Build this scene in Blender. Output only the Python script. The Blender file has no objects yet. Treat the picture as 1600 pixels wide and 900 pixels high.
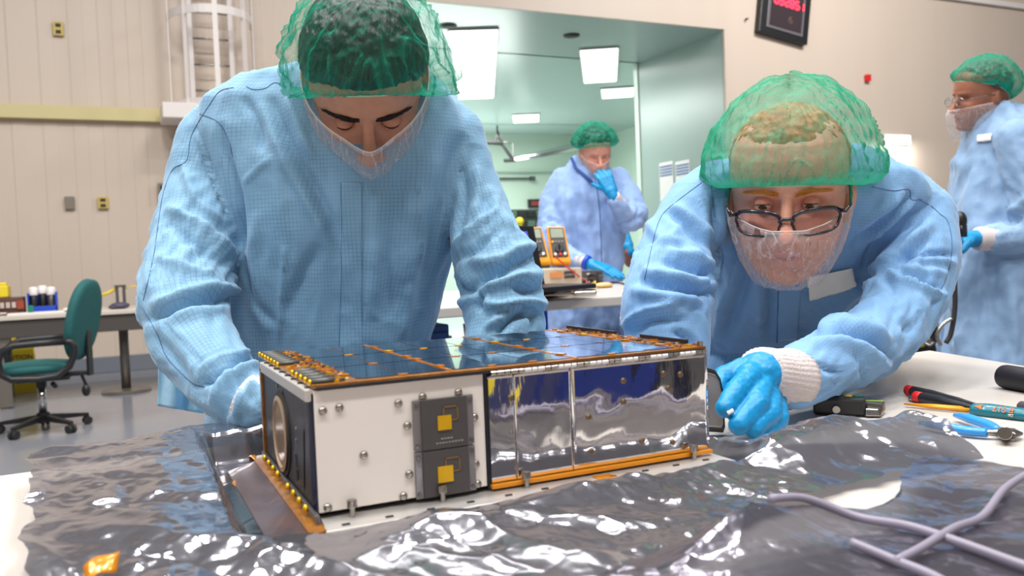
import bpy, bmesh, math
import numpy as np
from mathutils import Vector, Matrix
from mathutils.bvhtree import BVHTree
sc = bpy.context.scene
COL = sc.collection
PI = math.pi
# ------------------------------------------------------------------ camera
FPX = 1326.5
YAW, PIT, ROL = .43727, .03763, -.03963
CP = np.array([-.1326, -.6529, 1.1404])
def _axes():
    cy, sy = math.cos(YAW), math.sin(YAW)
    f = np.array([sy*math.cos(PIT), cy*math.cos(PIT), -math.sin(PIT)])
    r = np.array([cy, -sy, 0.]); u = np.cross(r, f)
    return r*math.cos(ROL)+u*math.sin(ROL), -r*math.sin(ROL)+u*math.cos(ROL), f
CR, CU, CF = _axes()
cam = bpy.data.cameras.new('camera'); camo = bpy.data.objects.new('camera', cam); COL.objects.link(camo)
M = Matrix.Identity(4)
for i in range(3):
    M[i][0], M[i][1], M[i][2], M[i][3] = CR[i], CU[i], -CF[i], CP[i]
camo.matrix_world = M
cam.sensor_width = 36; cam.lens = 36*FPX/1600; cam.clip_start = .02; cam.clip_end = 100
cam.dof.use_dof = True; cam.dof.focus_distance = 1.13; cam.dof.aperture_fstop = 8.5
sc.camera = camo
# ------------------------------------------------------------------ light
sc.view_settings.view_transform = 'Standard'; sc.view_settings.look = 'None'
sc.view_settings.exposure = 0.0; sc.view_settings.gamma = 1; sc.view_settings.use_curve_mapping = False
wd = bpy.data.worlds.new('world'); sc.world = wd; wd.use_nodes = True
wd.node_tree.nodes['Background'].inputs[0].default_value = (.97, .96, 1.0, 1)
wd.node_tree.nodes['Background'].inputs[1].default_value = .17
def area(name, loc, sx, sy, power, color=(1, .98, .95), target=None):
    l = bpy.data.lights.new(name, 'AREA'); l.shape = 'RECTANGLE'; l.size = sx; l.size_y = sy
    l.energy = power; l.color = color
    o = bpy.data.objects.new(name, l); o.location = loc; COL.objects.link(o)
    if target is not None:
        o.rotation_euler = (Vector(target)-Vector(loc)).to_track_quat('-Z', 'Y').to_euler()
    return o
# high-bay lamps of the hall, in rows under its roof
k = 0
for ix in range(3):
    for iy in range(3):
        area('high_bay_or_fill', (-3.4+3.0*ix, -2.2+2.9*iy, 7.2), 1.3, .6, 178)
area('high_bay_or_fill', (2.5, 6.2, 7.4), 3, 1.0, 60); area('high_bay_or_fill', (9.5, 4.6, 7.4), 3, 1.0, 560, target=(12, 10, 3.2))  # second one is added fill, turned to brighten the right wall
area('airlock_lamp', (6.0, 15.2, 4.30), 1.6, 4.0, 330, (.93, 1, .95)); area('airlock_lamp', (8.6, 17.5, 4.30), 1.6, 4.0, 330, (.93, 1, .95))
area('airlock_ceiling_fill', (7.2, 19.6, 1.9), 5.0, .5, 190, (.93, 1, .96), target=(7.0, 16, 6))  # added fill thrown upward to brighten the airlock ceiling, no fixture here
# ------------------------------------------------------------------ helpers: pixels <-> space (design aid for placing things at their depth)
def ray(x, y): return CF+(x-800)/FPX*CR-(y-450)/FPX*CU
def PD(x, y, d): return CP+d*ray(x, y)
def PZ(x, y, z): r = ray(x, y); return CP+r*((z-CP[2])/r[2])
def PY(x, y, Y): r = ray(x, y); return CP+r*((Y-CP[1])/r[1])
def PX(x, y, X): r = ray(x, y); return CP+r*((X-CP[0])/r[0])
def pj(P):
    d = np.asarray(P, float)-CP; z = d@CF
    return np.stack([800+FPX*(d@CR)/z, 450-FPX*(d@CU)/z, z], -1)
V = lambda *a: np.array(a, float)
def unit(v): v = np.asarray(v, float); return v/max(np.linalg.norm(v), 1e-12)
# ------------------------------------------------------------------ numpy gradient noise
_rs = np.random.RandomState(7)
_perm = np.tile(_rs.permutation(256), 3)
_grad = _rs.normal(size=(256, 3)); _grad /= np.linalg.norm(_grad, axis=1)[:, None]
def pnoise(P):
    P = np.atleast_2d(np.asarray(P, float)); i0 = np.floor(P).astype(int); f = P-i0
    w = f*f*f*(f*(f*6-15)+10); out = np.zeros(len(P))
    for dx in (0, 1):
        for dy in (0, 1):
            for dz in (0, 1):
                h = _perm[_perm[_perm[(i0[:, 0]+dx) & 255]+((i0[:, 1]+dy) & 255)]+((i0[:, 2]+dz) & 255)]
                g = _grad[h]
                d = g[:, 0]*(f[:, 0]-dx)+g[:, 1]*(f[:, 1]-dy)+g[:, 2]*(f[:, 2]-dz)
                ww = (w[:, 0] if dx else 1-w[:, 0])*(w[:, 1] if dy else 1-w[:, 1])*(w[:, 2] if dz else 1-w[:, 2])
                out += d*ww
    return out*1.6
def fbm(P, o=3):
    s = 0; a = 1.
    for k in range(o): s = s+a*pnoise(P*(2.03**k)+k*17.3); a *= .5
    return s
def ridged(P, o=2):
    s = 0; a = 1.
    for k in range(o): s = s+a*(1-2.2*np.abs(pnoise(P*(2.1**k)+k*9.7))); a *= .5
    return s
# ------------------------------------------------------------------ mesh builder
class MB:
    def __init__(s): s.v = []; s.f = []; s.m = []; s.n = 0
    def add(s, vs, fs, mi=0):
        vs = np.asarray(vs, float).reshape(-1, 3); s.v.append(vs)
        for f in fs: s.f.append(tuple(int(i)+s.n for i in f)); s.m.append(mi)
        s.n += len(vs); return s
    def box(s, c, size, rot=None, mi=0):
        h = np.array(size, float)/2
        p = np.array([(x, y, z) for x in (-1, 1) for y in (-1, 1) for z in (-1, 1)])*h
        if rot is not None: p = p@np.asarray(rot).T
        return s.add(p+np.asarray(c, float), [(0, 1, 3, 2), (4, 6, 7, 5), (0, 4, 5, 1), (2, 3, 7, 6), (0, 2, 6, 4), (1, 5, 7, 3)], mi)
    def hexa(s, p8, mi=0):  # p8: bottom 4 loop, top 4 loop
        return s.add(p8, [(3, 2, 1, 0), (4, 5, 6, 7), (0, 1, 5, 4), (1, 2, 6, 5), (2, 3, 7, 6), (3, 0, 4, 7)], mi)
    def loft(s, rings, cap=True, mi=0, closed=True):
        rings = [np.asarray(r, float) for r in rings]; n = len(rings[0]); b = []
        fs = []
        for i in range(len(rings)-1):
            for j in range(n if closed else n-1):
                a0 = i*n+j; a1 = i*n+(j+1) % n; fs.append((a0, a1, a1+n, a0+n))
        if cap and closed:
            fs.append(tuple(range(n-1, -1, -1))); fs.append(tuple((len(rings)-1)*n+j for j in range(n)))
        return s.add(np.concatenate(rings), fs, mi)
    def tube(s, pts, r, n=10, mi=0, cap=True, flat=None):
        pts = [np.asarray(p, float) for p in pts]; m = len(pts)
        rr = [r]*m if np.isscalar(r) else list(r)
        rings = []; up = None
        for i in range(m):
            t = unit(pts[min(i+1, m-1)]-pts[max(i-1, 0)])
            if up is None:
                up = V(0, 0, 1) if abs(t[2]) < .9 else V(1, 0, 0)
            a = unit(np.cross(up, t)); b = np.cross(t, a); up = b
            th = np.arange(n)*2*PI/n
            fl = 1 if flat is None else flat
            rings.append(pts[i]+rr[i]*(np.cos(th)[:, None]*a+fl*np.sin(th)[:, None]*b))
        return s.loft(rings, cap, mi)
    def cyl(s, p0, p1, r0, r1=None, n=20, mi=0): return s.tube([p0, p1], [r0, r0 if r1 is None else r1], n, mi)
    def lathe(s, c, prof, n=24, axis=(0, 0, 1), mi=0):  # prof (r,h)
        ax = unit(axis); a = unit(np.cross(ax, V(0, 0, 1) if abs(ax[2]) < .9 else V(1, 0, 0))); b = np.cross(ax, a)
        th = np.arange(n)*2*PI/n
        rings = [np.asarray(c)+ax*h+max(r, 1e-5)*(np.cos(th)[:, None]*a+np.sin(th)[:, None]*b) for r, h in prof]
        return s.loft(rings, True, mi)
    def ball(s, c, r, n=16, m=10, rot=None, mi=0):
        r = np.array([r]*3 if np.isscalar(r) else r, float); vs = []; 
        for i in range(m+1):
            ph = PI*i/m-PI/2
            for j in range(n):
                th = 2*PI*j/n; vs.append((math.cos(ph)*math.cos(th), math.cos(ph)*math.sin(th), math.sin(ph)))
        vs = np.array(vs)*r
        if rot is not None: vs = vs@np.asarray(rot).T
        fs = [(i*n+j, i*n+(j+1) % n, (i+1)*n+(j+1) % n, (i+1)*n+j) for i in range(m) for j in range(n)]
        return s.add(vs+np.asarray(c, float), fs, mi)
    def capsules(s, chain, n=20):   # chain: list of (p, r): sphere-swept limb
        ch = [(np.asarray(p, float), r) for p, r in chain]
        for p, r in ch: s.ball(p, r, n, n//2+2)
        for (p, r), (q, t) in zip(ch, ch[1:]): s.tube([p, q], [r, t], n)
        return s
    def grid(s, G, mi=0, wrap=False, flip=False):   # G [a,b,3]
        G = np.asarray(G, float); a, b = G.shape[:2]
        I = np.arange(a*b).reshape(a, b); q = []
        jb = b if wrap else b-1
        for i in range(a-1):
            for j in range(jb):
                f = (I[i, j], I[i, (j+1) % b], I[i+1, (j+1) % b], I[i+1, j]); q.append(f[::-1] if flip else f)
        return s.add(G.reshape(-1, 3), q, mi)
    def prism(s, poly, z0, z1, mi=0):   # poly in xy
        n = len(poly); b = [(x, y, z0) for x, y in poly]; t = [(x, y, z1) for x, y in poly]
        return s.add(b+t, [tuple(range(n-1, -1, -1)), tuple(range(n, 2*n))]+[(i, (i+1) % n, n+(i+1) % n, n+i) for i in range(n)], mi)
    def mesh(s, name, off=None):
        me = bpy.data.meshes.new(name); v = np.concatenate(s.v)
        if off is not None: v = v-off
        me.from_pydata(v.tolist(), [], s.f)
        if any(s.m): me.polygons.foreach_set('material_index', s.m)
        return me
def root_loc(p):
    l = np.zeros(3)
    while p is not None: l = l+np.array(p.location); p = p.parent
    return l
def link(name, me, mats, parent=None, smooth=False, bevel=0, seg=2, solid=0, off=None, sub=0):
    o = bpy.data.objects.new(name, me); COL.objects.link(o)
    for m in (mats if isinstance(mats, (list, tuple)) else [mats]): me.materials.append(m)
    if parent is not None: o.parent = parent
    if smooth: me.polygons.foreach_set('use_smooth', [True]*len(me.polygons))
    if solid:
        md = o.modifiers.new('s', 'SOLIDIFY'); md.thickness = solid; md.offset = -1
    if bevel:
        md = o.modifiers.new('b', 'BEVEL'); md.width = bevel; md.segments = seg; md.limit_method = 'ANGLE'; md.angle_limit = math.radians(38)
    if sub:
        md = o.modifiers.new('u', 'SUBSURF'); md.levels = sub; md.render_levels = sub
    me.update(); return o
def obj(name, mb, mats, parent=None, loc=None, **kw):
    """a mesh given in world coordinates; stored relative to its parent thing (or to loc)"""
    off = root_loc(parent) if parent is not None else (np.asarray(loc, float) if loc is not None else None)
    bm = mb.mesh(name, off)
    b = bmesh.new(); b.from_mesh(bm); bmesh.ops.recalc_face_normals(b, faces=b.faces) if kw.pop('recalc', True) else 0; b.to_mesh(bm); b.free()
    o = link(name, bm, mats, parent, **kw)
    if parent is None and loc is not None: o.location = loc
    return o
def tag(o, label=None, cat=None, group=None, kind=None):
    if label: o['label'] = label
    if cat: o['category'] = cat
    if group: o['group'] = group
    if kind: o['kind'] = kind
    return o
def thing(name, loc, label, cat, group=None):
    o = bpy.data.objects.new(name, None); o.empty_display_size = .1; COL.objects.link(o); o.location = [float(x) for x in loc]
    return tag(o, label, cat, group)
def struct(name, mb, mat, parent=None, **kw):
    o = obj(name, mb, mat, parent, **kw)
    if parent is None: o['kind'] = 'structure'
    return o
# ------------------------------------------------------------------ materials
def nd(nt, t, **kw):
    n = nt.nodes.new(t)
    for k, v in kw.items():
        if k == 'inp':
            for a, b in v.items(): n.inputs[a].default_value = b
        else: setattr(n, k, v)
    return n
def srgb(r, g, b):
    f = lambda c: (c/255/12.92) if c/255 <= .04045 else ((c/255+.055)/1.055)**2.4
    return (f(r), f(g), f(b), 1)
def mat(name, col, rough=.5, metal=0., spec=.5, bump=0, bscale=40, var=0, vscale=8, coat=0, emit=None, estr=0, alpha=1, aniso=None, coords='Object', sss=0, trans=0, stretch=(1, 1, 1)):
    m = bpy.data.materials.new(name); m.use_nodes = True; nt = m.node_tree; p = nt.nodes['Principled BSDF']
    p.inputs['Base Color'].default_value = col; p.inputs['Roughness'].default_value = rough
    p.inputs['Metallic'].default_value = metal; p.inputs['Specular IOR Level'].default_value = spec
    p.inputs['Coat Weight'].default_value = coat; p.inputs['Alpha'].default_value = alpha
    if sss: p.inputs['Subsurface Weight'].default_value = sss; p.inputs['Subsurface Radius'].default_value = (.01, .004, .002)
    if trans: p.inputs['Transmission Weight'].default_value = trans
    if emit: p.inputs['Emission Color'].default_value = emit; p.inputs['Emission Strength'].default_value = estr
    tc = nd(nt, 'ShaderNodeTexCoord'); mp = nd(nt, 'ShaderNodeMapping'); mp.inputs['Scale'].default_value = stretch
    nt.links.new(tc.outputs[coords], mp.inputs[0])
    if var:
        n = nd(nt, 'ShaderNodeTexNoise', inp={'Scale': vscale, 'Detail': 5.}); nt.links.new(mp.outputs[0], n.inputs['Vector'])
        r = nd(nt, 'ShaderNodeMapRange', inp={'From Min': .25, 'From Max': .75, 'To Min': 1-var, 'To Max': 1+var}); nt.links.new(n.outputs[0], r.inputs[0])
        x = nd(nt, 'ShaderNodeVectorMath', operation='SCALE'); x.inputs[0].default_value = col[:3]; nt.links.new(r.outputs[0], x.inputs['Scale'])
        nt.links.new(x.outputs[0], p.inputs['Base Color'])
    if bump:
        n = nd(nt, 'ShaderNodeTexNoise', inp={'Scale': bscale, 'Detail': 4.}); nt.links.new(mp.outputs[0], n.inputs['Vector'])
        b = nd(nt, 'ShaderNodeBump', inp={'Strength': bump, 'Distance': .002}); nt.links.new(n.outputs[0], b.inputs['Height']); nt.links.new(b.outputs[0], p.inputs['Normal'])
    return m
MT = dict(
    wall=mat('painted_wall', srgb(204, 188, 173), .45, var=.025, vscale=.7, bump=.1, bscale=6, stretch=(3, 3, .15)),
    band=mat('yellow_band', srgb(205, 192, 140), .5),
    white_steel=mat('white_painted_steel', srgb(226, 218, 214), .4),
    base=mat('grey_baseboard', srgb(112, 116, 126), .5),
    floor=mat('epoxy_floor', srgb(132, 134, 142), .18, var=.08, vscale=.6, bump=.03, bscale=2),
    airwall=mat('airlock_wall', srgb(205, 222, 208), .35, var=.02, vscale=1),
    airceil=mat('airlock_ceiling', srgb(176, 196, 192), .22, var=.03, vscale=.5, bump=.15, bscale=1.2),
    airjamb=mat('airlock_jamb', srgb(158, 176, 170), .28, var=.03, vscale=.5),
    lamp=mat('lamp_glow', (1, 1, 1, 1), .5, emit=(1, 1, .97, 1), estr=4.5),
    lamp2=mat('lamp_glow_soft', (1, 1, 1, 1), .5, emit=(.96, 1, 1, 1), estr=2.6),
    black=mat('black_plastic', srgb(28, 28, 31), .4, bump=.1, bscale=200),
    dark=mat('dark_rubber', srgb(38, 36, 36), .6),
    steel=mat('steel', srgb(170, 165, 158), .25, 1.),
    chrome=mat('chrome', srgb(200, 200, 200), .1, 1.),
    brown=mat('desk_edge', srgb(74, 68, 64), .5, var=.05),
    desktop=mat('desk_top', srgb(205, 195, 182), .4, var=.03),
    deskleg=mat('desk_leg_metal', srgb(128, 122, 115), .35, .6),
    teal=mat('teal_fabric', srgb(30, 92, 92), .8, bump=.2, bscale=400, var=.08, vscale=30),
    tablew=mat('white_laminate', srgb(192, 185, 178), .35, var=.015, vscale=5),
    yellow=mat('yellow_plastic', srgb(226, 200, 40), .5),
    orange=mat('yellow_orange_rubber', srgb(236, 160, 10), .5),
    blue=mat('blue_plastic', srgb(20, 70, 190), .45),
    dblue=mat('deep_blue_paint', srgb(14, 62, 120), .4),
    white=mat('white_plastic', srgb(235, 230, 228), .4),
    whitebody=mat('white_paint_panel', srgb(236, 228, 220), .5, bump=.05, bscale=300),
    beigebox=mat('beige_instrument', srgb(196, 184, 165), .5, var=.03),
    red=mat('red_plastic', srgb(215, 30, 35), .4),
    glove=mat('blue_nitrile', srgb(8, 134, 190), .45, bump=.35, bscale=150, var=.06, vscale=40, spec=.4),
    seam=mat('dark_blue_thread', srgb(74, 104, 150), .8),
    black_gloss=mat('black_gloss', srgb(16, 15, 16), .12, coat=.5),
    solder=mat('grey_metal_paint', srgb(112, 108, 108), .3, .7),
)
# ================================================================== THE SETTING
WY = 10.06                                   # the hall's far wall
OX0, OX1, OH, OD = 2.95, 8.72, 4.56, 2.34    # its airlock opening
mb = MB()
mb.box((2.5, 8, -.05), (34, 38, .1)); struct('floor', mb, MT['floor'])
mb = MB()   # corrugated wall sheets left and right of the opening, and the head above it
def corr(x0, x1, z0, z1, pitch=.30, d=.005):
    xs = []; x = x0
    while x < x1-1e-6:
        for a, b in ((0, 0), (.44, 0), (.5, d), (.94, d)):
            if x+a*pitch < x1: xs.append((x+a*pitch, b))
        x += pitch
    xs.append((x1, 0))
    G = [[(x, WY-b, z) for x, b in xs] for z in (z0, z1)]
    mb.grid(G)
corr(-9, OX0, 0, 8.2)
struct('wall_left', mb, MT['wall'])
mb = MB(); mb.box(((OX0+OX1)/2, WY+.025, (OH+8.2)/2), (OX1-OX0, .05, 8.2-OH)); mb.box(((OX1+20)/2, WY+.025, 4.1), (20-OX1, .05, 8.2)); struct('wall_back', mb, MT['wall'])
# opening lining: soffit and jambs
mb = MB(); mb.box(((OX0+OX1)/2, WY+OD/2+.06, OH+.06), (OX1-OX0, OD+.01, .12)); s_ = struct('trim_1', mb, MT['airjamb'])
mb = MB(); mb.box((OX1+.06, WY+OD/2+.06, OH/2), (.12, OD, OH)); struct('trim_2', mb, MT['airjamb'])
mb = MB(); mb.box((OX0-.06, WY+OD/2+.06, OH/2), (.12, OD, OH)); struct('trim_3', mb, MT['airjamb'])
# airlock room beyond
AY = 21.0
mb = MB(); mb.box((7.3, AY+.06, 2.4), (14, .12, 4.8)); struct('wall_airlock_back', mb, MT['airwall'])
mb = MB(); mb.box((13.1, 17, 2.4), (.12, 8.4, 4.8)); struct('wall_airlock_right', mb, MT['airwall'])
mb = MB(); mb.box((1.4, 16.7, 2.4), (.12, 8.6, 4.8)); struct('wall_airlock_left', mb, MT['airwall'])
mb = MB(); mb.box((7.25, 16.8, 4.60), (11.8, 8.8, .08)); struct('ceiling', mb, MT['airceil'])
mb = MB(); mb.box((9.4, WY+OD+.14, 2.4), (1.4, .12, 4.8)); struct('wall_airlock_front', mb, MT['airwall'])
# band, baseboard
mb = MB(); mb.box((-3.2, WY-.05, 2.92), (11.6, .10, .15)); struct('trim_4', mb, MT['band'], bevel=.006)
mb = MB(); mb.box((-3.1, WY-.03, .09), (12, .05, .18)); struct('baseboard_left', mb, MT['base'], bevel=.006)
mb = MB(); mb.box(((OX1+20)/2, WY-.02, .09), (20-OX1, .04, .18)); struct('baseboard_back', mb, MT['base'])
mb = MB(); p = PY(1560, 6, WY-.03); mb.box((16, WY-.04, p[2]), (7, .08, .09)); struct('trim_5', mb, MT['white_steel'])
# rear of the hall behind the camera
mb = MB(); mb.box((2, -7.2, 2.2), (26, .1, 4.4)); struct('wall_rear', mb, MT['wall'])
# airlock ceiling: two glowing panels put in for reflections, then two lamps
def panel(px, py, w, l, z, m, lab):
    c = PZ(px, py, z); dr = unit(V(c[0]-CP[0], c[1]-CP[1], 0)); RQ = np.stack([V(dr[1], -dr[0], 0), dr, V(0, 0, 1)], 1); t = thing('ceiling_glow_panel', (c[0], c[1], z), lab, 'ceiling light', None)
    b = MB(); b.box((c[0], c[1], z-.012), (w+.05, l+.05, .022), RQ); obj('frame', b, MT['white'], t, bevel=.004)
    b = MB(); b.box((c[0], c[1], z-.024), (w, l, .012), RQ); obj('diffuser', b, m, t)
    return t
panel(742, 108, .72, 5.4, 4.55, MT['lamp'], 'long glowing panel standing in for a ceiling reflection behind the bent head of the left technician')
panel(937, 103, .62, 2.7, 4.55, MT['lamp'], 'squarish glowing panel standing in for a ceiling reflection high above the technician at the rear bench')
panel(822, 184, .62, 1.1, 4.55, MT['lamp2'], 'small bright ceiling lamp left of the rear technician, lowest of the lamps')
panel(965, 144, .66, 1.0, 4.55, MT['lamp2'], 'small flat ceiling lamp just above and right of the rear technician')
for (px, py, lab) in ((700, 40, 'dark oval ceiling port in the soffit, nearer the left technician'), (893, 55, 'dark oval ceiling port in the soffit, the right one of the pair')):
    c = PZ(px, py, OH); b = MB(); b.lathe((c[0], c[1], OH-.02), [(.10, 0), (.13, .004), (.13, .022)], 24); b.lathe((c[0], c[1], OH-.03), [(0.02, 0), (.085, .002), (.085, .012)], 20)
    tag(obj('soffit_port', b, MT['dark'], loc=(c[0], c[1], OH), smooth=False), lab, 'ceiling port', None)
# wall fixtures
def plate(px, py, w, h, col, lab, name='wall_outlet', cat='outlet', slots=True, d=.03):
    c = PY(px, py, WY-.03); t = thing(name, (c[0], WY-.015, c[2]), lab, cat)
    b = MB(); b.box((c[0], WY-.015-d/2, c[2]), (w, d, h)); obj('cover_plate', b, col, t, bevel=.004)
    if slots:
        for dz in (-.24, .24):
            b = MB(); b.box((c[0], WY-.016-d, c[2]+dz*h), (w*.5, .01, h*.26)); obj('socket', b, MT['dark'], t, bevel=.003)
    return t
ybox = mat('brass_yellow_plate', srgb(196, 170, 84), .45); gbox = mat('grey_plate', srgb(128, 118, 108), .5)
plate(91, 45, .105, .15, ybox, 'yellow wall outlet high above the yellow wall band')
plate(109, 317, .10, .14, gbox, 'grey blank wall plate below the yellow band, left of a yellow outlet', 'wall_plate', 'wall plate', False)
plate(161, 317, .11, .13, ybox, 'yellow wall outlet with dark sockets right of the grey plate')
plate(254, 300, .10, .20, gbox, 'dark wall box half hidden behind the left technician sleeve', 'wall_box', 'wall box', True, .06)
plate(1355, 122, .10, .11, MT['red'], 'small red fire alarm pull box high on the beige wall', 'fire_alarm', 'fire alarm', False, .06)
plate(1166, 30, .03, .03, MT['brown'], 'tiny brown hook on the wall left of the clock', 'wall_hook', 'hook', False, .05)
# bright wall lamp right
c = PY(1396, 219, WY); t = thing('wall_lamp', (c[0], WY, c[2]), 'long bright wall light glowing on the beige wall beside the right technician', 'wall lamp')
b = MB(); b.box((c[0], WY-.05, c[2]), (.62, .10, .17)); obj('housing', b, MT['white'], t, bevel=.01)
b = MB(); b.box((c[0], WY-.106, c[2]), (.58, .012, .13)); obj('diffuser', b, MT['lamp'], t)
area('wall_wash_lamp', (c[0], WY-.30, c[2]-.05), .6, .1, 16, target=(c[0], WY, c[2]-1.0))
# digital clock, hanging twisted
c = PY(1224, 20, WY-.06); cx, cz = c[0], c[2]; t = thing('digital_clock', (cx, WY, cz), 'black framed digital wall clock with a red glowing readout, hanging tilted', 'clock')
a = math.radians(8.5); RC = np.array([[math.cos(a), 0, math.sin(a)], [0, 1, 0], [-math.sin(a), 0, math.cos(a)]])
P_ = lambda x, y, z: np.array((cx, WY, cz))+RC@np.array((x, y, z))
b = MB(); b.box(P_(0, -.06, 0), (1.02, .12, .86), RC); obj('frame', b, MT['black'], t, bevel=.012)
b = MB(); b.box(P_(0, -.125, 0), (.76, .02, .66), RC); obj('bezel', b, mat('clock_bezel', srgb(105, 100, 104), .4), t, bevel=.006)
b = MB(); b.box(P_(0, -.138, 0), (.66, .012, .57), RC); obj('display', b, mat('clock_glass', srgb(60, 50, 54), .25), t)
b = MB()
SEG = {'0': 'abcdef', '1': 'bc', '2': 'abged', '3': 'abgcd', '5': 'afgcd', '8': 'abcdefg', '4': 'fgbc', ':': ''}
def digits(txt, x0, z0, w, h, th, y):
    for i, ch in enumerate(txt):
        ox = x0+i*w*1.35; k = dict(a=(w/2, h, 1), d=(w/2, 0, 1), g=(w/2, h/2, 1), b=(w, h*.75, 0), c=(w, h*.25, 0), f=(0, h*.75, 0), e=(0, h*.25, 0))
        for s in SEG[ch]:
            x, z, hor = k[s]; b.box(P_(ox+x, y, z0+z), (w*.85 if hor else th, .006, th if hor else h*.42), RC)
digits('03', -.27, .08, .075, .12, .030, -.147); digits('28', -.05, .08, .075, .12, .030, -.147); digits('51', .16, .08, .075, .12, .030, -.147)
obj('readout', b, mat('red_led', (1, .05, .08, 1), .5, emit=(1, .03, .09, 1), estr=1.8), t)
b = MB(); digits('15', .0, -.17, .05, .09, .012, -.147); obj('small_readout', b, mat('dim_led', srgb(120, 90, 84), .5), t)
# ladder with cage, left wall
lc = PY(300, 60, WY-.5)
t = thing('caged_ladder', (1.05, WY-.35, 2.9), 'white caged access ladder on the wall behind the left technician', 'ladder')
LX0, LX1 = .80, 1.25; LYl = WY-.22
for x in (LX0, LX1):
    b = MB(); b.box((x, LYl, 5.7), (.055, .07, 6.0)); obj('rail', b, MT['white_steel'], t, bevel=.004)
for i in range(13):
    b = MB(); b.cyl((LX0, LYl, 2.9+i*.3), (LX1, LYl, 2.9+i*.3), .012, n=10); obj('rung', b, MT['steel'], t, smooth=True)
def hoop(z, R0): return [(1.02+R0*math.cos(a), WY-.25-R0*1.15*math.sin(a), z) for a in np.linspace(-.15, PI+.15, 26)]
for z, R0 in ((2.98, .46), (4.0, .46), (5.0, .46)):
    P0 = hoop(z, R0); b = MB()
    b.loft([[(p[0], p[1], z-.045), (p[0], p[1], z+.045), (1.02+(p[0]-1.02)*1.02, WY-.25+(p[1]-WY+.25)*1.02, z+.045), (1.02+(p[0]-1.02)*1.02, WY-.25+(p[1]-WY+.25)*1.02, z-.045)] for p in P0])
    obj('cage_hoop', b, MT['white_steel'], t)
for a in (.15, .8, 1.57, 2.3, 2.95):
    x, y = 1.02+.465*math.cos(a), WY-.25-.465*1.15*math.sin(a)
    b = MB(); b.box((x, y, 5.1), (.055, .012, 4.3), [[math.sin(a), math.cos(a), 0], [-math.cos(a), math.sin(a), 0], [0, 0, 1]]); obj('cage_bar', b, MT['white_steel'], t)
b = MB(); b.box((.86, WY-.45, 2.88), (.85, .55, .17)); obj('base_collar', b, MT['white_steel'], t, bevel=.01)
b = MB(); b.box((.80, WY-.2, 1.45), (.09, .08, 2.85)); obj('lower_post', b, MT['white_steel'], t, bevel=.004)
# airlock contents: crane jib, duct, rack, monitor, posters, window
t = thing('jib_crane', tuple(PY(770, 213, 19.5)), 'dark steel jib bracket hung under the airlock ceiling', 'crane')
Q = lambda x, y: PY(x, y, 19.5)
b = MB(); b.tube([Q(700, 218), Q(785, 224)], .055, 8); obj('boom', b, MT['dark'], t, smooth=True)
b = MB(); b.tube([Q(782, 222), Q(802, 250)], .045, 8); b.tube([Q(788, 251), Q(806, 250)], .05, 8); obj('drop_arm', b, MT['dark'], t)
b = MB(); b.tube([Q(772, 222), Q(778, 207), Q(785, 222)], .04, 8); b.tube([Q(774, 215), Q(783, 215)], .03, 6); b.tube([Q(777, 209), Q(777, 196)], .02, 6); obj('hanger', b, MT['dark'], t)
b = MB(); b.tube([Q(785, 222), Q(801, 223), Q(802, 246)], .022, 6); obj('stay', b, MT['solder'], t)
b = MB(); b.tube([PY(803, 249, 19.4), PY(850, 240, 19.3), PY(900, 230, 19.2), PY(960, 222, 19.1)], [.05, .09, .10, .10], 14)
tag(obj('duct_tube', b, MT['chrome'], loc=PY(850, 240, 19.3), smooth=True), 'silver flexible duct sloping up behind the rear technician', 'duct')
b = MB(); b.tube([PY(770, 279, 20.9), PY(831, 279, 20.9)], .03, 8); b.box(PY(832, 279, 20.85), (.14, .1, .12)); tag(obj('wall_rail', b, MT['solder'], loc=PY(800, 279, 20.9)), 'thin grey rail ending in a stop on the airlock wall', 'rail')
b = MB(); b.tube([PY(700, 268, 20.92), PY(1000, 271, 20.92)], .02, 6); struct('trim_6', b, MT['airjamb'])
c = PY(836, 318, 20.92); t = thing('status_display', (c[0], 20.99, c[2]), 'small black status display with red glow beside the rear technician', 'display')
b = MB(); b.box(c, (.42, .12, .24)); obj('housing', b, MT['black'], t, bevel=.01)
b = MB(); b.box(c+V(0, -.065, 0), (.3, .01, .12)); obj('screen', b, mat('red_screen', srgb(90, 40, 40), .4, emit=(.8, .1, .08, 1), estr=.25), t)
# electronics rack in the airlock
t = thing('electronics_rack', tuple(PY(815, 345, 15.0)*V(1, 1, 0)), 'long dark green electronics rack seen past the left technician shoulder', 'rack')
x0 = PY(770, 330, 15)[0]; x1 = PY(900, 330, 15)[0]; zt = PY(810, 327, 15)[2]
b = MB(); b.box(((x0+x1)/2, 15.4, zt/2), (x1-x0, .8, zt)); obj('cabinet', b, mat('dark_green_metal', srgb(40, 58, 52), .5), t, bevel=.01)
for i in range(8):
    for j in range(3):
        b = MB(); b.box((x0+.12+(x1-x0-.24)*(i+.5)/8, 14.985, zt-.1-.2*j), ((x1-x0)/8*.72, .03, .13)); obj('module', b, [MT['black'], mat('rack_green', srgb(84, 110, 98), .4), MT['dark']][(i+j) % 3], t, bevel=.005)
c = PY(812, 346, 14.9); b = MB(); b.ball(c, .085, 14, 10); b.cyl(c-V(0, 0, .12), c, .05, n=12); tag(obj('yellow_beacon', b, MT['yellow'], loc=c, smooth=True), 'round yellow lamp in front of the dark green rack', 'beacon')
# airlock window frames on the back wall / right side
b = MB(); z0 = PY(985, 330, AY)[2]; X0 = PY(957, 280, AY)[0]
b.box((X0, AY-.03, 2.2), (.05, .06, 4.3)); struct('window_1', b, MT['airjamb'])
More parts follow.
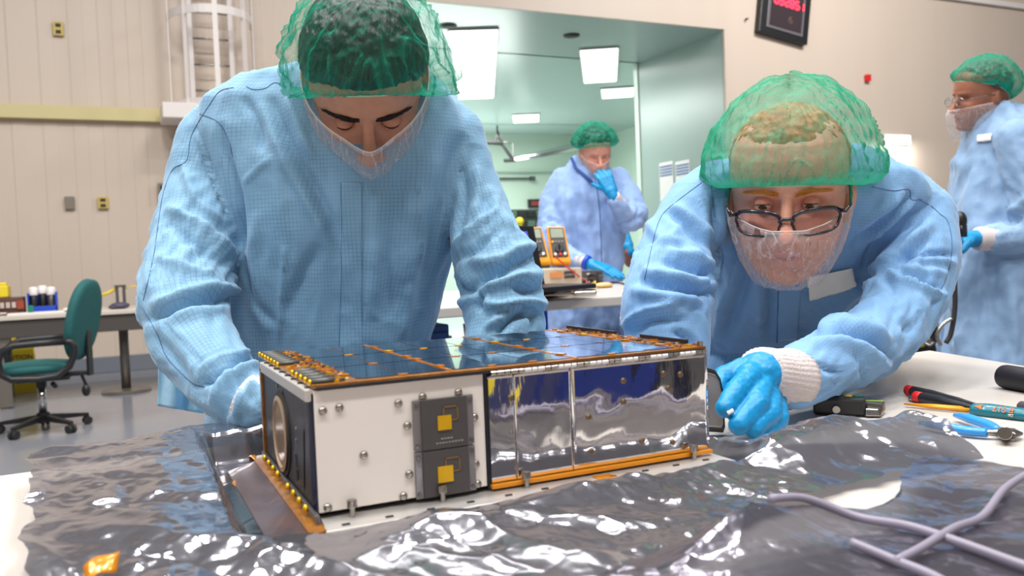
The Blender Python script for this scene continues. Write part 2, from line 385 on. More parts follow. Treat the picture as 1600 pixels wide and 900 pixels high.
# papers on the jamb
for i, (pa, pb) in enumerate((((1030, 262, 1052, 281), 'left'), ((1055, 260, 1078, 279), 'right'))):
    A = PX(pa[0], pa[1], OX1-.01); Bq = PX(pa[2], pa[3], OX1-.01)
    t = thing('notice_sheet', ((OX1-.01), (A[1]+Bq[1])/2, A[2]), 'white notice sheet with blue lines on the green door jamb, the %s one' % pb, 'notice')
    h = A[2]-Bq[2]; y0, y1 = sorted((A[1], Bq[1]))
    b = MB(); b.box((OX1-.006, (y0+y1)/2, (A[2]-h*2.2)), (.006, y1-y0, h*5)); obj('paper', b, MT['white'], t)
    for q in range(5):
        b = MB(); b.box((OX1-.012, (y0+y1)/2, A[2]-h*(.0+.2*q+(1.6 if q > 3 else 0))), (.004, (y1-y0)*.9, h*.12)); obj('print_line', b, mat('blue_ink', srgb(84, 110, 160), .6), t)
# ------------------------------------------------------------------ desk at the left wall
DY0, DY1 = 7.72, 8.62; DX1 = 1.2; DX0 = -3.2
dz = PY(100, 489, DY0)[2]
t = thing('workbench', (-1, 8.2, 0), 'long desk with thick dark edge on grey metal pedestals by the left wall', 'desk')
b = MB(); b.box(((DX0+DX1)/2, 8.17, dz-.02), (DX1-DX0, DY1-DY0, .04)); obj('desktop', b, MT['desktop'], t, bevel=.006)
b = MB(); b.box(((DX0+DX1)/2, DY0+.05, dz-.115), (DX1-DX0, .05, .15)); b.box(((DX0+DX1)/2, DY1-.05, dz-.115), (DX1-DX0, .05, .15)); obj('apron', b, MT['brown'], t, bevel=.004)
for x in (PZ(198, 612, 0)[0], -1.45):
    l = MB(); l.lathe((x, 8.17, 0), [(.0, 0), (.215, 0), (.22, .012), (.20, .028), (.06, .04)], 30); obj('pedestal_foot', l, MT['deskleg'], t, smooth=False)
    l = MB(); l.cyl((x, 8.17, .03), (x, 8.17, dz-.05), .042, n=20); obj('pedestal', l, MT['deskleg'], t, smooth=True)
    l = MB(); l.box((x+.1, 8.17, dz-.075), (.3, .3, .05)); obj('pedestal_plate', l, MT['deskleg'], t)
l = MB(); l.box((PY(6, 560, 7.8)[0], 7.8, dz/2-.02), (.1, .05, dz-.06)); obj('leg', l, MT['deskleg'], t, bevel=.004)
l = MB(); l.box((PY(10, 560, 8.3)[0], 8.5, dz/2-.02), (.05, .05, dz-.06)); obj('leg', l, MT['dark'], t)
def on_desk(px, Y=8.15): c = PY(px, 470, Y); return V(c[0], Y, dz)
# brown carton
c = on_desk(10, 8.15); t = thing('carton', c, 'flat brown carton with white lettering at the left end of the desk', 'box')
b = MB(); b.box(c+V(-.08, 0, .075), (.44, .26, .15)); obj('box_body', b, mat('brown_card', srgb(92, 60, 50), .6, var=.15), t, bevel=.006)
b = MB()
for i in range(9): b.box(c+V(-.29+.045*i, -.153, .085), (.030, .006, .05)); b.box(c+V(-.29+.045*i, -.156, .085), (.012, .006, .02), mi=0)
obj('lettering', b, mat('pale_print', srgb(196, 180, 172), .6), t)
b = MB(); b.box(c+V(.12, -.154, .085), (.055, .006, .075)); obj('red_patch', b, mat('rust_print', srgb(150, 62, 40), .6), t)
c2 = c+V(-.1, 0, .151); b = MB(); b.box(c2+V(-.02, 0, .055), (.30, .24, .11)); b.box(c2+V(.02, -.05, .12), (.2, .1, .03)); tag(obj('yellow_pouch', b, MT['yellow'], loc=c2, bevel=.025, seg=3), 'yellow pouch lying on the brown carton', 'pouch')
c = on_desk(-20, 7.85); b = MB(); b.box(c+V(.0, 0, .015), (.30, .20, .03)); tag(obj('steel_tray', b, MT['steel'], loc=c, bevel=.006), 'low steel tray in front of the brown carton', 'tray')
# blue bin with bottles
c = on_desk(67, 8.2); t = thing('parts_bin', c, 'open blue parts bin on the desk holding white bottles', 'bin')
b = MB(); w, d_, h = .235, .2, .14
b.box(c+V(0, 0, .006), (w, d_, .012)); b.box(c+V(-w/2+.006, 0, h/2+.02), (.012, d_, h+.04)); b.box(c+V(w/2-.006, 0, h/2+.02), (.012, d_, h+.04)); b.box(c+V(0, d_/2-.006, h/2+.02), (w, .012, h+.04)); b.box(c+V(0, -d_/2+.006, .03), (w, .012, .055))
obj('bin_body', b, MT['blue'], t, bevel=.003)
for i, (dx, dy, hh, lab) in enumerate(((-.07, -.03, .225, 'left'), (.0, .02, .235, 'middle'), (.07, -.02, .22, 'right'))):
    q = c+V(dx, dy, .012); tt = thing('bottle', q, 'white topped bottle in the blue parts bin, the %s one' % lab, 'bottle', 'bottles in the blue bin')
    b = MB(); b.lathe(q, [(.0, 0), (.03, 0), (.032, .01), (.032, hh-.09), (.026, hh-.08)], 18); obj('bottle_body', b, MT['black'] if i < 2 else MT['solder'], tt, smooth=True)
    b = MB(); b.lathe(q+V(0, 0, hh-.08), [(.0, 0), (.036, 0), (.038, .01), (.038, .06), (.03, .075), (0.001, .078)], 18); obj('cap', b, MT['white'], tt, smooth=True)
c = on_desk(60, 7.86); b = MB(); b.box(c+V(-.02, 0, .008), (.44, .2, .016)); tag(obj('white_mat', b, MT['white'], loc=c, bevel=.004), 'white paper pad along the front of the desk', 'pad')
c = on_desk(47, 7.85)+V(0, 0, .016); b = MB(); b.box(c+V(0, 0, .03), (.035, .035, .06), [[.9, .43, 0], [-.43, .9, 0], [0, 0, 1]]); tag(obj('green_clip', b, mat('green_plastic', srgb(20, 130, 100), .4), loc=c, bevel=.006), 'small green clip on the white pad', 'clip')
c = on_desk(114, 8.15); b = MB(); b.lathe(c, [(0, 0), (.03, 0), (.03, .07), (.015, .085), (.015, .11), (.001, .112)], 16); tag(obj('small_bottle', b, MT['beigebox'], loc=c, smooth=True), 'small cream bottle on the desk left of the chair back', 'bottle')
c = on_desk(106, 8.0); b = MB(); b.ball(c+V(0, 0, .018), (.05, .04, .018)); tag(obj('white_wipe', b, MT['white'], loc=c, smooth=True), 'crumpled white wipe on the desk', 'wipe')
c = on_desk(189, 8.2); t = thing('tape_stand', c, 'grey twin stand holding yellow tape on the desk right of the chair', 'stand')
for dx in (-.03, .03): b = MB(); b.box(c+V(dx, 0, .1), (.028, .05, .2)); obj('upright', b, MT['solder'], t, bevel=.004)
b = MB(); b.box(c+V(0, 0, .205), (.1, .06, .02)); b.box(c+V(0, 0, .006), (.12, .09, .012)); obj('bracket', b, MT['brown'], t, bevel=.003)
b = MB(); b.tube([c+V(.04, 0, .18), c+V(.12, 0, .2), c+V(.25, 0, .15), c+V(.4, 0, .13)], .014, 8, flat=.4); b.tube([c+V(-.04, 0, .18), c+V(-.12, .0, .14), c+V(-.18, 0, .13)], .014, 8); obj('yellow_strap', b, MT['yellow'], t, smooth=True)
c = on_desk(187, 7.95); b = MB(); b.ball(c+V(0, 0, .03), (.085, .06, .032)); b.ball(c+V(-.05, 0, .02), (.05, .05, .02)); tag(obj('dark_puck', b, mat('violet_grey', srgb(74, 70, 92), .4), loc=c, smooth=True), 'low dark grey mouse shaped object on the desk beside the strap stand', 'device')
# yellow caution sign under the desk
c = PZ(26, 600, 0); Yc = 9.0; c = PY(27, 560, Yc); zb = PY(27, 577, Yc)[2]
t = thing('caution_sign', (c[0], Yc, 0), 'yellow folding floor sign with black lettering under the desk', 'sign')
b = MB(); ztp = .74
for s_ in (-1, 1):
    b.hexa([(c[0]-.17, Yc+s_*.16-.01, 0), (c[0]+.17, Yc+s_*.16-.01, 0), (c[0]+.17, Yc+s_*.16+.01, 0), (c[0]-.17, Yc+s_*.16+.01, 0), (c[0]-.12, Yc+s_*.02-.01, ztp), (c[0]+.12, Yc+s_*.02-.01, ztp), (c[0]+.12, Yc+s_*.02+.01, ztp), (c[0]-.12, Yc+s_*.02+.01, ztp)])
obj('panel', b, MT['yellow'], t, bevel=.003)
b = MB(); b.hexa([(c[0]-.155, Yc-.182, .0), (c[0]+.155, Yc-.182, .0), (c[0]+.155, Yc-.17, .0), (c[0]-.155, Yc-.17, .0)]+[(c[0]-.15, Yc-.168, .09), (c[0]+.15, Yc-.168, .09), (c[0]+.15, Yc-.158, .09), (c[0]-.15, Yc-.158, .09)]); obj('foot_band', b, MT['yellow'], t)
def text_obj(name, txt, size, M4, m, parent, ext=.001):
    cu = bpy.data.curves.new(name, 'FONT'); cu.body = txt; cu.size = size; cu.extrude = ext; cu.align_x = 'CENTER'; cu.align_y = 'CENTER'
    tmp = bpy.data.objects.new('tmp', cu); COL.objects.link(tmp); dg = bpy.context.evaluated_depsgraph_get()
    me = bpy.data.meshes.new_from_object(tmp.evaluated_get(dg)); bpy.data.objects.remove(tmp)
    me.transform(M4); me.name = name
    if parent is not None: me.transform(Matrix.Translation(-Vector(root_loc(parent))))
    me.materials.clear(); return link(name, me, m, parent)
def frameM(o, x, y, z):
    m = Matrix.Identity(4)
    for i in range(3): m[i][0], m[i][1], m[i][2], m[i][3] = x[i], y[i], z[i], o[i]
    return m
ty = unit(V(0, .14, ztp)); tz = unit(np.cross(V(1, 0, 0), ty))
for w_, z_ in (('WET', .56), ('FLOOR', .47), ('CAUTION', .34), ('!', .2)):
    text_obj('lettering', w_, .10 if w_ != 'CAUTION' else .065, frameM(V(c[0], Yc-.16-.014+.14*z_/ztp, z_), V(1, 0, 0), ty, tz), MT['black'], t)
# ------------------------------------------------------------------ swivel chair
cc = V(-.66, 6.4, 0)
cc = PZ(68, 656, .08); cc[2] = 0
t = thing('swivel_chair', cc, 'teal swivel chair with black armrests standing at the left desk', 'chair')
A_ = lambda x, y, z: cc+V(x, y, z)
# chair faces left (-x): back on the right
b = MB()
for i in range(5):
    a = 2*PI*i/5+.35; d = V(math.cos(a), math.sin(a), 0); e = V(-d[1], d[0], 0)
    b.loft([[A_(0, 0, .12)+d*.03+e*.025, A_(0, 0, .12)+d*.03-e*.025, A_(0, 0, .075)+d*.03-e*.025, A_(0, 0, .075)+d*.03+e*.025], [A_(0, 0, .085)+d*.31+e*.017, A_(0, 0, .085)+d*.31-e*.017, A_(0, 0, .062)+d*.31-e*.017, A_(0, 0, .062)+d*.31+e*.017]])
b.lathe(A_(0, 0, .06), [(0, 0), (.045, 0), (.045, .07), (.03, .08)], 18); obj('star_base', b, MT['black'], t, bevel=.004)
for i in range(5):
    a = 2*PI*i/5+.35; d = V(math.cos(a), math.sin(a), 0); e = V(-d[1], d[0], 0); q = A_(0, 0, .03)+d*.30
    b = MB(); b.cyl(q-e*.028, q-e*.006, .03, n=16); b.cyl(q+e*.006, q+e*.028, .03, n=16); b.cyl(q+V(0, 0, .0), q+V(0, 0, .055), .012, n=10); b.box(q+V(0, 0, .03), (.03, .03, .012)); obj('caster', b, MT['dark'], t)
b = MB(); b.cyl(A_(0, 0, .13), A_(0, 0, .33), .027, n=20); obj('gas_column', b, MT['chrome'], t, smooth=True)
b = MB(); b.cyl(A_(0, 0, .32), A_(0, 0, .38), .035, n=16); b.box(A_(0.02, 0, .385), (.34, .2, .03)); b.box(A_(.22, 0, .40), (.2, .07, .03)); b.cyl(A_(.26, 0, .40), A_(.30, 0, .28), .012, n=8); b.ball(A_(.29, -.02, .27), (.03, .03, .045)); b.cyl(A_(.08, -.1, .35), A_(.10, -.18, .34), .018, n=8); obj('tilt_mechanism', b, MT['black'], t, bevel=.003)
def pad(cx, cy, cz, rx, ry, th, rot, n=40, sq=3.0, dome=.02):
    rings = []
    for z, s in ((-th/2, .80), (-th/2*.9, .92), (-th*.25, 1), (th*.25, 1), (th*.42, .95), (th/2, .82), (th/2+dome*.6, .5), (th/2+dome, .1)):
        a = np.arange(n)*2*PI/n; c_, s_ = np.cos(a), np.sin(a)
        x = rx*s*np.sign(c_)*np.abs(c_)**(2/sq); y = ry*s*np.sign(s_)*np.abs(s_)**(2/sq)
        rings.append(np.stack([x, y, np.full(n, z)], 1)@np.asarray(rot).T+V(cx, cy, cz))
    return rings
b = MB(); b.loft(pad(*A_(-.05, 0, .47), .25, .24, .07, np.eye(3))); obj('seat', b, MT['teal'], t, smooth=True)
ta = math.radians(12); yaw_b = math.radians(-25)
Rb = np.array([[0, math.sin(ta), -math.cos(ta)], [1, 0, 0], [0, math.cos(ta), math.sin(ta)]])
Rz = np.array([[math.cos(yaw_b), -math.sin(yaw_b), 0], [math.sin(yaw_b), math.cos(yaw_b), 0], [0, 0, 1]])
b = MB(); b.loft(pad(*A_(.30, -.05, .80), .215, .30, .07, Rz@Rb, sq=2.3)); obj('backrest', b, MT['teal'], t, smooth=True)
b = MB(); b.box(A_(.325, -.02, .55), (.02, .07, .34), Rz); obj('back_bar', b, MT['black'], t, bevel=.004)
for s_, n_ in ((-1, 'armrest'), (1, 'armrest')):
    y = .27*s_
    b = MB(); pts = [(.17, .66), (.02, .66), (-.14, .655), (-.21, .62), (-.235, .55), (-.22, .46), (-.16, .42), (0, .41), (.12, .42), (.20, .48), (.235, .56), (.24, .62), (.22, .655), (.17, .66)]
    b.tube([A_(x, y, z) for x, z in pts], [.022]*len(pts), 12, flat=1.1); obj('armrest', b, MT['black'], t, smooth=True)
# ================================================================== REAR BENCH
BZ = .99
t = thing('lab_bench', (1.5, 2.45, 0), 'white topped lab bench with blue legs in front of the rear technician', 'bench')
b = MB(); b.box((1.55, 2.40, BZ-.016), (2.3, 1.21, .032)); obj('benchtop', b, MT['tablew'], t, bevel=.004)
for x, y in ((.50, 1.95), (1.22, 2.02), (2.6, 1.95), (.50, 2.92), (2.6, 2.92)):
    b = MB(); b.box((x, y, (BZ-.032)/2), (.045, .045, BZ-.034)); obj('leg', b, MT['blue'], t, bevel=.004)
b = MB(); b.box((1.55, 2.92, .3), (2.1, .03, .04)); obj('stretcher', b, MT['blue'], t)
c = PZ(700, 480, BZ); c = V(.80, 2.25, 0)
t = thing('tool_cabinet', c, 'deep blue cabinet under the rear bench, seen between the left technician and his sleeve', 'cabinet')
b = MB(); b.box(c+V(0, 0, .46), (.16, .45, .92)); obj('body', b, MT['dblue'], t, bevel=.006)
for i in range(4): b = MB(); b.box(c+V(0, -.232, .14+.22*i), (.14, .015, .19)); d_ = obj('drawer', b, MT['dblue'], t, bevel=.004); b = MB(); b.box(c+V(0, -.246, .2+.22*i), (.07, .014, .012)); obj('handle', b, MT['steel'], d_)
c = V(.99, 2.3, 0); t = thing('pump_unit', c, 'dark machine with silver tubes under the rear bench, beside the blue cabinet', 'machine')
b = MB(); b.box(c+V(0, .1, .38), (.12, .3, .76)); obj('housing', b, MT['black'], t, bevel=.01)
for dx, hh in ((-.035, .86), (.01, .8), (.04, .9)): b = MB(); b.tube([c+V(dx, -.08, .1), c+V(dx+.01, -.08, hh*.7), c+V(dx, -.06, hh)], .014, 10); obj('tube', b, MT['chrome'], t, smooth=True)
# laptop
def slab(P4, th, nrm):   # 4 corner pts, extruded along nrm by th
    P4 = [np.asarray(p) for p in P4]; return [p for p in P4]+[p+np.asarray(nrm)*th for p in P4]
A, B_, C_, D_ = PD(762, 352, 2.86), PD(834, 353, 2.99), PD(853, 449, 2.99), PD(781, 453, 2.86)
t = thing('laptop', C_, 'open black laptop with a blue screen at the left end of the rear bench', 'laptop')
nb = unit(np.cross(B_-A, D_-A)); nb = nb if nb@CF > 0 else -nb
b = MB(); b.hexa(slab([A, B_, C_, D_], .012, nb)); obj('lid', b, MT['black'], t, bevel=.003)
def inset(A, B, C, D, u0, u1, v0, v1): f = lambda u, v: (A*(1-u)+B*u)*(1-v)+(D*(1-u)+C*u)*v; return [f(u0, v0), f(u1, v0), f(u1, v1), f(u0, v1)]
b = MB(); b.hexa(slab(inset(A, B_, C_, D_, .05, .82, .09, .62), -.002, nb)); obj('screen', b, mat('blue_screen', srgb(60, 70, 160), .3, emit=srgb(96, 110, 225), estr=.75), t)
b = MB(); b.box((D_+C_)/2-V(.0, .13, -.004), (.30, .24, .016), [[.93, -.3, 0], [.3, .93, 0], [0, 0, 1]]); obj('keyboard_base', b, MT['black'], t, bevel=.004)
# silver-edged closed tablet
c = PZ(852, 461, BZ+.012); t = thing('tablet_computer', c, 'flat black tablet with a silver edge lying at the front of the rear bench', 'tablet')
R12 = np.array([[.985, -.17, 0], [.17, .985, 0], [0, 0, 1]])
b = MB(); b.box(c+V(-.02, .09, -.002), (.30, .19, .012), R12); obj('case', b, MT['steel'], t, bevel=.004)
b = MB(); b.box(c+V(-.02, .09, .0065), (.285, .175, .006), R12); obj('glass_top', b, MT['black_gloss'], t, bevel=.002)
c = PZ(912, 458, BZ+.012); t = thing('mobile_phone', c, 'small black phone with silver rim beside the tablet edge', 'phone')
b = MB(); b.box(c, (.085, .05, .016), [[.96, .27, 0], [-.27, .96, 0], [0, 0, 1]]); obj('rim', b, MT['steel'], t, bevel=.007, seg=3)
b = MB(); b.box(c+V(0, 0, .010), (.076, .042, .006), [[.96, .27, 0], [-.27, .96, 0], [0, 0, 1]]); obj('face', b, MT['black_gloss'], t, bevel=.002)
# power supply with two multimeters on it
A, B_ = PD(846, 416, 3.42), PD(909, 414, 3.55); hb = .092
ax = unit(V(*(B_-A)[:2], 0)); ay = V(-ax[1], ax[0], 0); RB = np.stack([ax, ay, V(0, 0, 1)], 1)
c = (A+B_)/2; c[2] = BZ; wps = np.linalg.norm((B_-A)[:2])
t = thing('power_supply', c, 'beige bench power supply under the two yellow multimeters', 'instrument')
b = MB(); b.box(c+ay*.1+V(0, 0, hb/2), (wps, .2, hb), RB); obj('housing', b, MT['beigebox'], t, bevel=.005)
b = MB(); b.box(c+ax*(-.035)-ay*.003+V(0, 0, hb*.72), (.062, .006, .022), RB); obj('readout_window', b, mat('amber_display', srgb(214, 140, 80), .4), t)
for i in range(5):
    for j in range(2): b = MB(); b.box(c+ax*(.012+.012*i)-ay*.004+V(0, 0, hb*(.60+.2*j)), (.006, .008, .012), RB); obj('button', b, MT['solder'], t)
for i in range(3): b = MB(); b.box(c+ax*(-.04+.022*i)-ay*.02+V(0, 0, .018), (.016, .03, .012), RB@np.array([[.8, -.6, 0], [.6, .8, 0], [0, 0, 1]])); obj('terminal', b, MT['beigebox'], t)
for i, (xa, xb, lab) in enumerate(((836, 857, 'left'), (858, 892, 'right'))):
    d0 = 3.46+.03*i
    bl, br = PD(xa+(4 if i else -16), 412, d0), PD(xb+(1 if i else 5), 410, d0); tl, tr = PD(xa-(4 if i else 10)+0, 355-2*i, d0+.05), PD(xb-12+(2 if i else 0), 353, d0+.05)
    m_ = (bl+br)/2; t = thing('multimeter', m_, 'yellow handheld multimeter standing on the beige power supply, the %s of the two' % lab, 'multimeter', 'yellow multimeters')
    nn = unit(np.cross(br-bl, tl-bl)); nn = nn if nn@CF > 0 else -nn
    q = inset(tl, tr, br, bl, 0, 1, 0, 1)
    b = MB(); b.hexa(slab(q, .045, nn)); obj('holster', b, MT['orange'], t, bevel=.009, seg=3)
    b = MB(); b.hexa(slab(inset(tl, tr, br, bl, .10, .90, .05, .84), -.004, nn)); obj('face_plate', b, mat('meter_face', srgb(60, 58, 58), .4), t, bevel=.003)
    b = MB(); b.hexa(slab([p-nn*.004 for p in inset(tl, tr, br, bl, .16, .84, .09, .33)], -.002, nn)); obj('lcd', b, mat('lcd_grey', srgb(138, 146, 128), .3), t)
    for k_ in range(4): b = MB(); p = inset(tl, tr, br, bl, .2+.17*k_, .3, .44, .5); b.cyl(p[0]-nn*.004, p[0]-nn*.008, .005, n=10); obj('button', b, MT['orange'] if k_ == 0 else MT['solder'], t)
    p = inset(tl, tr, br, bl, .5, 1, .62, 1)[0]; b = MB(); b.cyl(p-nn*.004, p-nn*.014, .019, n=20); b.box(p-nn*.016, (.006, .006, .03)); obj('dial', b, MT['black'], t, bevel=.002)
    for k_ in range(3): b = MB(); p = inset(tl, tr, br, bl, .25+.25*k_, 1, .78, 1)[0]; b.cyl(p-nn*.004, p-nn*.016, .0055, n=10); obj('input_jack', b, MT['red'] if k_ == 1 else MT['white'], t)
# small parts on the rear bench
c = PZ(925, 447, BZ); t = thing('circuit_box', c, 'small dark electronics box with metal parts right of the power supply', 'electronics')
b = MB(); b.box(c+V(0, .05, .035), (.12, .1, .07)); obj('housing', b, MT['solder'], t, bevel=.003)
for i in range(9):
    a = i*2.4; b = MB(); b.box(c+V(.042*math.cos(a), -.01+.012*math.sin(a*2), .012+.006*i), (.022, .018, .012), [[math.cos(a), -math.sin(a), 0], [math.sin(a), math.cos(a), 0], [0, 0, 1]]); obj('component', b, [MT['black'], MT['steel'], MT['brown']][i % 3], t, bevel=.002)
def cable(name, pts, r, m, label, cat='cable', n=10):
    P = catmull(pts, 8); b = MB(); b.tube(P, r, n); return tag(obj(name, b, m, loc=P[0], smooth=True), label, cat)
def catmull(P, n=8):
    P = [np.asarray(p, float) for p in P]; P = [2*P[0]-P[1]]+P+[2*P[-1]-P[-2]]; out = []
    for i in range(1, len(P)-2):
        for k in range(n):
            u = k/n; out.append(.5*((2*P[i])+(-P[i-1]+P[i+1])*u+(2*P[i-1]-5*P[i]+4*P[i+1]-P[i+2])*u*u+(-P[i-1]+3*P[i]-3*P[i+1]+P[i+2])*u**3))
    out.append(P[-2]); return out
zb = BZ+.004
cable('test_lead', [PD(868, 402, 3.42), PZ(905, 432, zb+.05), PZ(918, 440, zb+.02), PZ(900, 452, zb)], .003, MT['red'], 'red test lead hanging off the multimeters')
cable('test_lead', [PZ(888, 447, zb), PZ(893, 443, zb+.01), PZ(903, 449, zb), PZ(893, 454, zb)], .003, MT['red'], 'red wire loop lying in front of the power supply')
cable('test_lead', [PZ(935, 448, zb), PZ(960, 441, zb+.004), PZ(985, 446, zb), PZ(1010, 449, zb)], .004, MT['black'], 'black cable with red tip lying right of the rear glove')
cable('yellow_wire', [PZ(926, 452, zb+.01), PZ(930, 440, zb+.03), PZ(921, 446, zb)], .003, MT['yellow'], 'short yellow wire among the parts on the rear bench')
c = PZ(943, 450, BZ); b = MB(); b.ball(c+V(0, 0, .012), (.045, .022, .012)); b.box(c+V(.03, .01, .008), (.03, .02, .014)); tag(obj('tan_connector', b, mat('tan_plastic', srgb(224, 190, 130), .5), loc=c, smooth=True), 'tan connector lump near the front edge of the rear bench', 'connector')
c = PZ(965, 436, BZ); b = MB(); b.box(c+V(0, 0, .004), (.1, .05, .008)); tag(obj('paper_slip', b, MT['white'], loc=c), 'white paper slip behind the rear technician glove', 'paper')
# red/black equipment right of the right technician
c = PD(1443, 540, 4.2); c[2] = 0; RE = np.stack([CR, np.cross(V(0, 0, 1), CR), V(0, 0, 1)], 1)
t = thing('equipment_cart', c, 'black equipment case with a red stripe standing behind the right technician elbow', 'equipment')
zt = PD(1440, 470, 4.2)[2]
b = MB(); b.box((c[0], c[1], zt/2), (.34, .5, zt), RE); obj('case', b, MT['black'], t, bevel=.01)
b = MB(); b.box(PD(1450, 497, 3.93), (.15, .03, .05), RE); obj('red_label', b, MT['red'], t, bevel=.003)
for px, py, m_ in ((1433, 527, MT['yellow']), (1440, 537, MT['yellow']), (1452, 532, MT['steel']), (1447, 520, MT['red'])):
    b = MB(); q = PD(px, py, 3.92); b.cyl(q, q+CF*.08, .018, n=12); obj('connector', b, m_, t, smooth=True)
cable('grey_lead', [PD(1440, 531, 3.9), PD(1452, 540, 3.87), PD(1460, 536, 3.87), PD(1470, 548, 3.88)], .007, MT['solder'], 'grey wire hanging off the black equipment case')
# ================================================================== MAIN TABLE
TZ = .93
t = thing('work_table', (.2, 0, 0), 'white laminate work table carrying the satellite and foil', 'table')
poly = [(-1.25, -.40), (1.02, -.36), (1.265, .471), (-1.25, .335)]
b = MB(); b.prism(poly, TZ-.03, TZ); obj('tabletop', b, MT['tablew'], t, bevel=.004, seg=3)
for x, y in ((-1.15, -.33), (.94, -.30), (1.14, .38), (-1.15, .25)): b = MB(); b.box((x, y, (TZ-.03)/2), (.05, .05, TZ-.032)); obj('leg', b, MT['deskleg'], t, bevel=.004)
b = MB(); b.box((-.05, .28, .80), (2.2, .03, .09)); b.box((-.1, -.31, .80), (2.0, .03, .09)); obj('rail', b, MT['deskleg'], t)
# ------------------------------------------------------------------ foil material and sheets
def foil_mat(name, tint, tr=.2, rough=.13):
    m = bpy.data.materials.new(name); m.use_nodes = True; nt = m.node_tree; p = nt.nodes['Principled BSDF']; out = nt.nodes['Material Output']
    p.inputs['Base Color'].default_value = tint; p.inputs['Metallic'].default_value = .92; p.inputs['Roughness'].default_value = rough
    tc = nd(nt, 'ShaderNodeTexCoord')
    v = nd(nt, 'ShaderNodeTexVoronoi', feature='DISTANCE_TO_EDGE', inp={'Scale': 21.}); n = nd(nt, 'ShaderNodeTexNoise', inp={'Scale': 11., 'Detail': 6.})
    wv = nd(nt, 'ShaderNodeVectorMath', operation='MULTIPLY_ADD'); wv.inputs[1].default_value = (.12, .12, .12)
    n0 = nd(nt, 'ShaderNodeTexNoise', inp={'Scale': 9., 'Detail': 3.}); nt.links.new(tc.outputs['Object'], n0.inputs['Vector'])
    nt.links.new(n0.outputs['Color'], wv.inputs[0]); nt.links.new(tc.outputs['Object'], wv.inputs[2])
    nt.links.new(wv.outputs[0], v.inputs['Vector']); nt.links.new(tc.outputs['Object'], n.inputs['Vector'])
    mx = nd(nt, 'ShaderNodeMath', operation='MULTIPLY_ADD'); mx.inputs[1].default_value = .5
    cl = nd(nt, 'ShaderNodeMath', operation='MINIMUM'); cl.inputs[1].default_value = .12; nt.links.new(v.outputs['Distance'], cl.inputs[0])
    nt.links.new(n.outputs[0], mx.inputs[0]); nt.links.new(cl.outputs[0], mx.inputs[2])
    b = nd(nt, 'ShaderNodeBump', inp={'Strength': .28, 'Distance': .003}); nt.links.new(mx.outputs[0], b.inputs['Height']); nt.links.new(b.outputs[0], p.inputs['Normal'])
    tb = nd(nt, 'ShaderNodeBsdfTransparent', inp={'Color': (.80, .82, .90, 1)}); ms = nd(nt, 'ShaderNodeMixShader', inp={0: 1-tr})
    nt.links.new(tb.outputs[0], ms.inputs[1]); nt.links.new(p.outputs[0], ms.inputs[2]); nt.links.new(ms.outputs[0], out.inputs[0]); return m
FOIL = foil_mat('shielding_foil', (.45, .44, .49, 1), .16, .13)
FOIL2 = foil_mat('shielding_bag', (.29, .27, .33, 1), .18, .16)
def resamp(P, n):
    P = np.array(P, float); s = np.r_[0, np.cumsum(np.linalg.norm(np.diff(P, axis=0), axis=1))]; u = np.linspace(0, s[-1], n)
    return np.stack([np.interp(u, s, P[:, k]) for k in range(3)], 1)
def facets(X, cell, seed):   # flat facets between sharp creases: linear interpolation on a triangle lattice of random heights
    P = X[:, :2]/cell+seed; P = P+.35*np.stack([pnoise(np.c_[P, P[:, 0]*0+seed]), pnoise(np.c_[P, P[:, 0]*0+seed+9])], 1)
    s = (P[:, 0]+P[:, 1])*.3660254; q = P+s[:, None]; i = np.floor(q).astype(int); f = q-i; a = f[:, 0] > f[:, 1]
    hs = lambda u, v: (_perm[_perm[u & 255]+(v & 255)]/255.)*2-1
    h0, h2 = hs(i[:, 0], i[:, 1]), hs(i[:, 0]+1, i[:, 1]+1); h1 = np.where(a, hs(i[:, 0]+1, i[:, 1]), hs(i[:, 0], i[:, 1]+1)); mx = np.maximum(f[:, 0], f[:, 1]); mn = np.minimum(f[:, 0], f[:, 1])
    return h0*(1-mx)+h1*(mx-mn)+h2*mn
def crumple(X, amp, seed=0, sc_=1.):
    """folded film: broad swells, long sharp pleats and small facets"""
    P = X*sc_+seed
    w = np.stack([pnoise(P*5+3), pnoise(P*5+11), pnoise(P*5+23)], 1)
    Q = P+w*.07
    big = fbm(Q*V(2.6, 3.8, 1), 2)
    R1 = ridged(Q@np.array([[.9, -.42, 0], [.42, .9, 0], [0, 0, 1]])*V(2.6, 9, 1), 2)
    R2 = ridged((Q+5)@np.array([[.5, .86, 0], [-.86, .5, 0], [0, 0, 1]])*V(3.2, 11, 1), 2)
    f3 = ridged((P+w*.04)*24+7, 2)*np.clip(pnoise(P*6+60)*2.2, 0, 1)
    m1 = np.clip(pnoise(P*4+40)*1.6+.5, 0, 1); m2 = .25+.75*np.clip(pnoise(P*7+90)*2.4+.45, 0, 1)
    rot = X@np.array([[.8, -.6, 0], [.6, .8, 0], [0, 0, 1]]).T+w*.02
    fc = .27*facets(rot*V(1, 1.7, 1), .055, seed+2)+.13*m2*facets(X@np.array([[.3, .95, 0], [-.95, .3, 0], [0, 0, 1]])*V(1, 1.5, 1), .024, seed+5)+.05*m2*facets(X+w*.01, .0105, seed+8)
    return amp*(fc+big*.62+.36*R1*m1+.28*R2*(1-m1)+.05*f3+.06*ridged(Q*V(22, 9, 1)+31, 2)*m1)
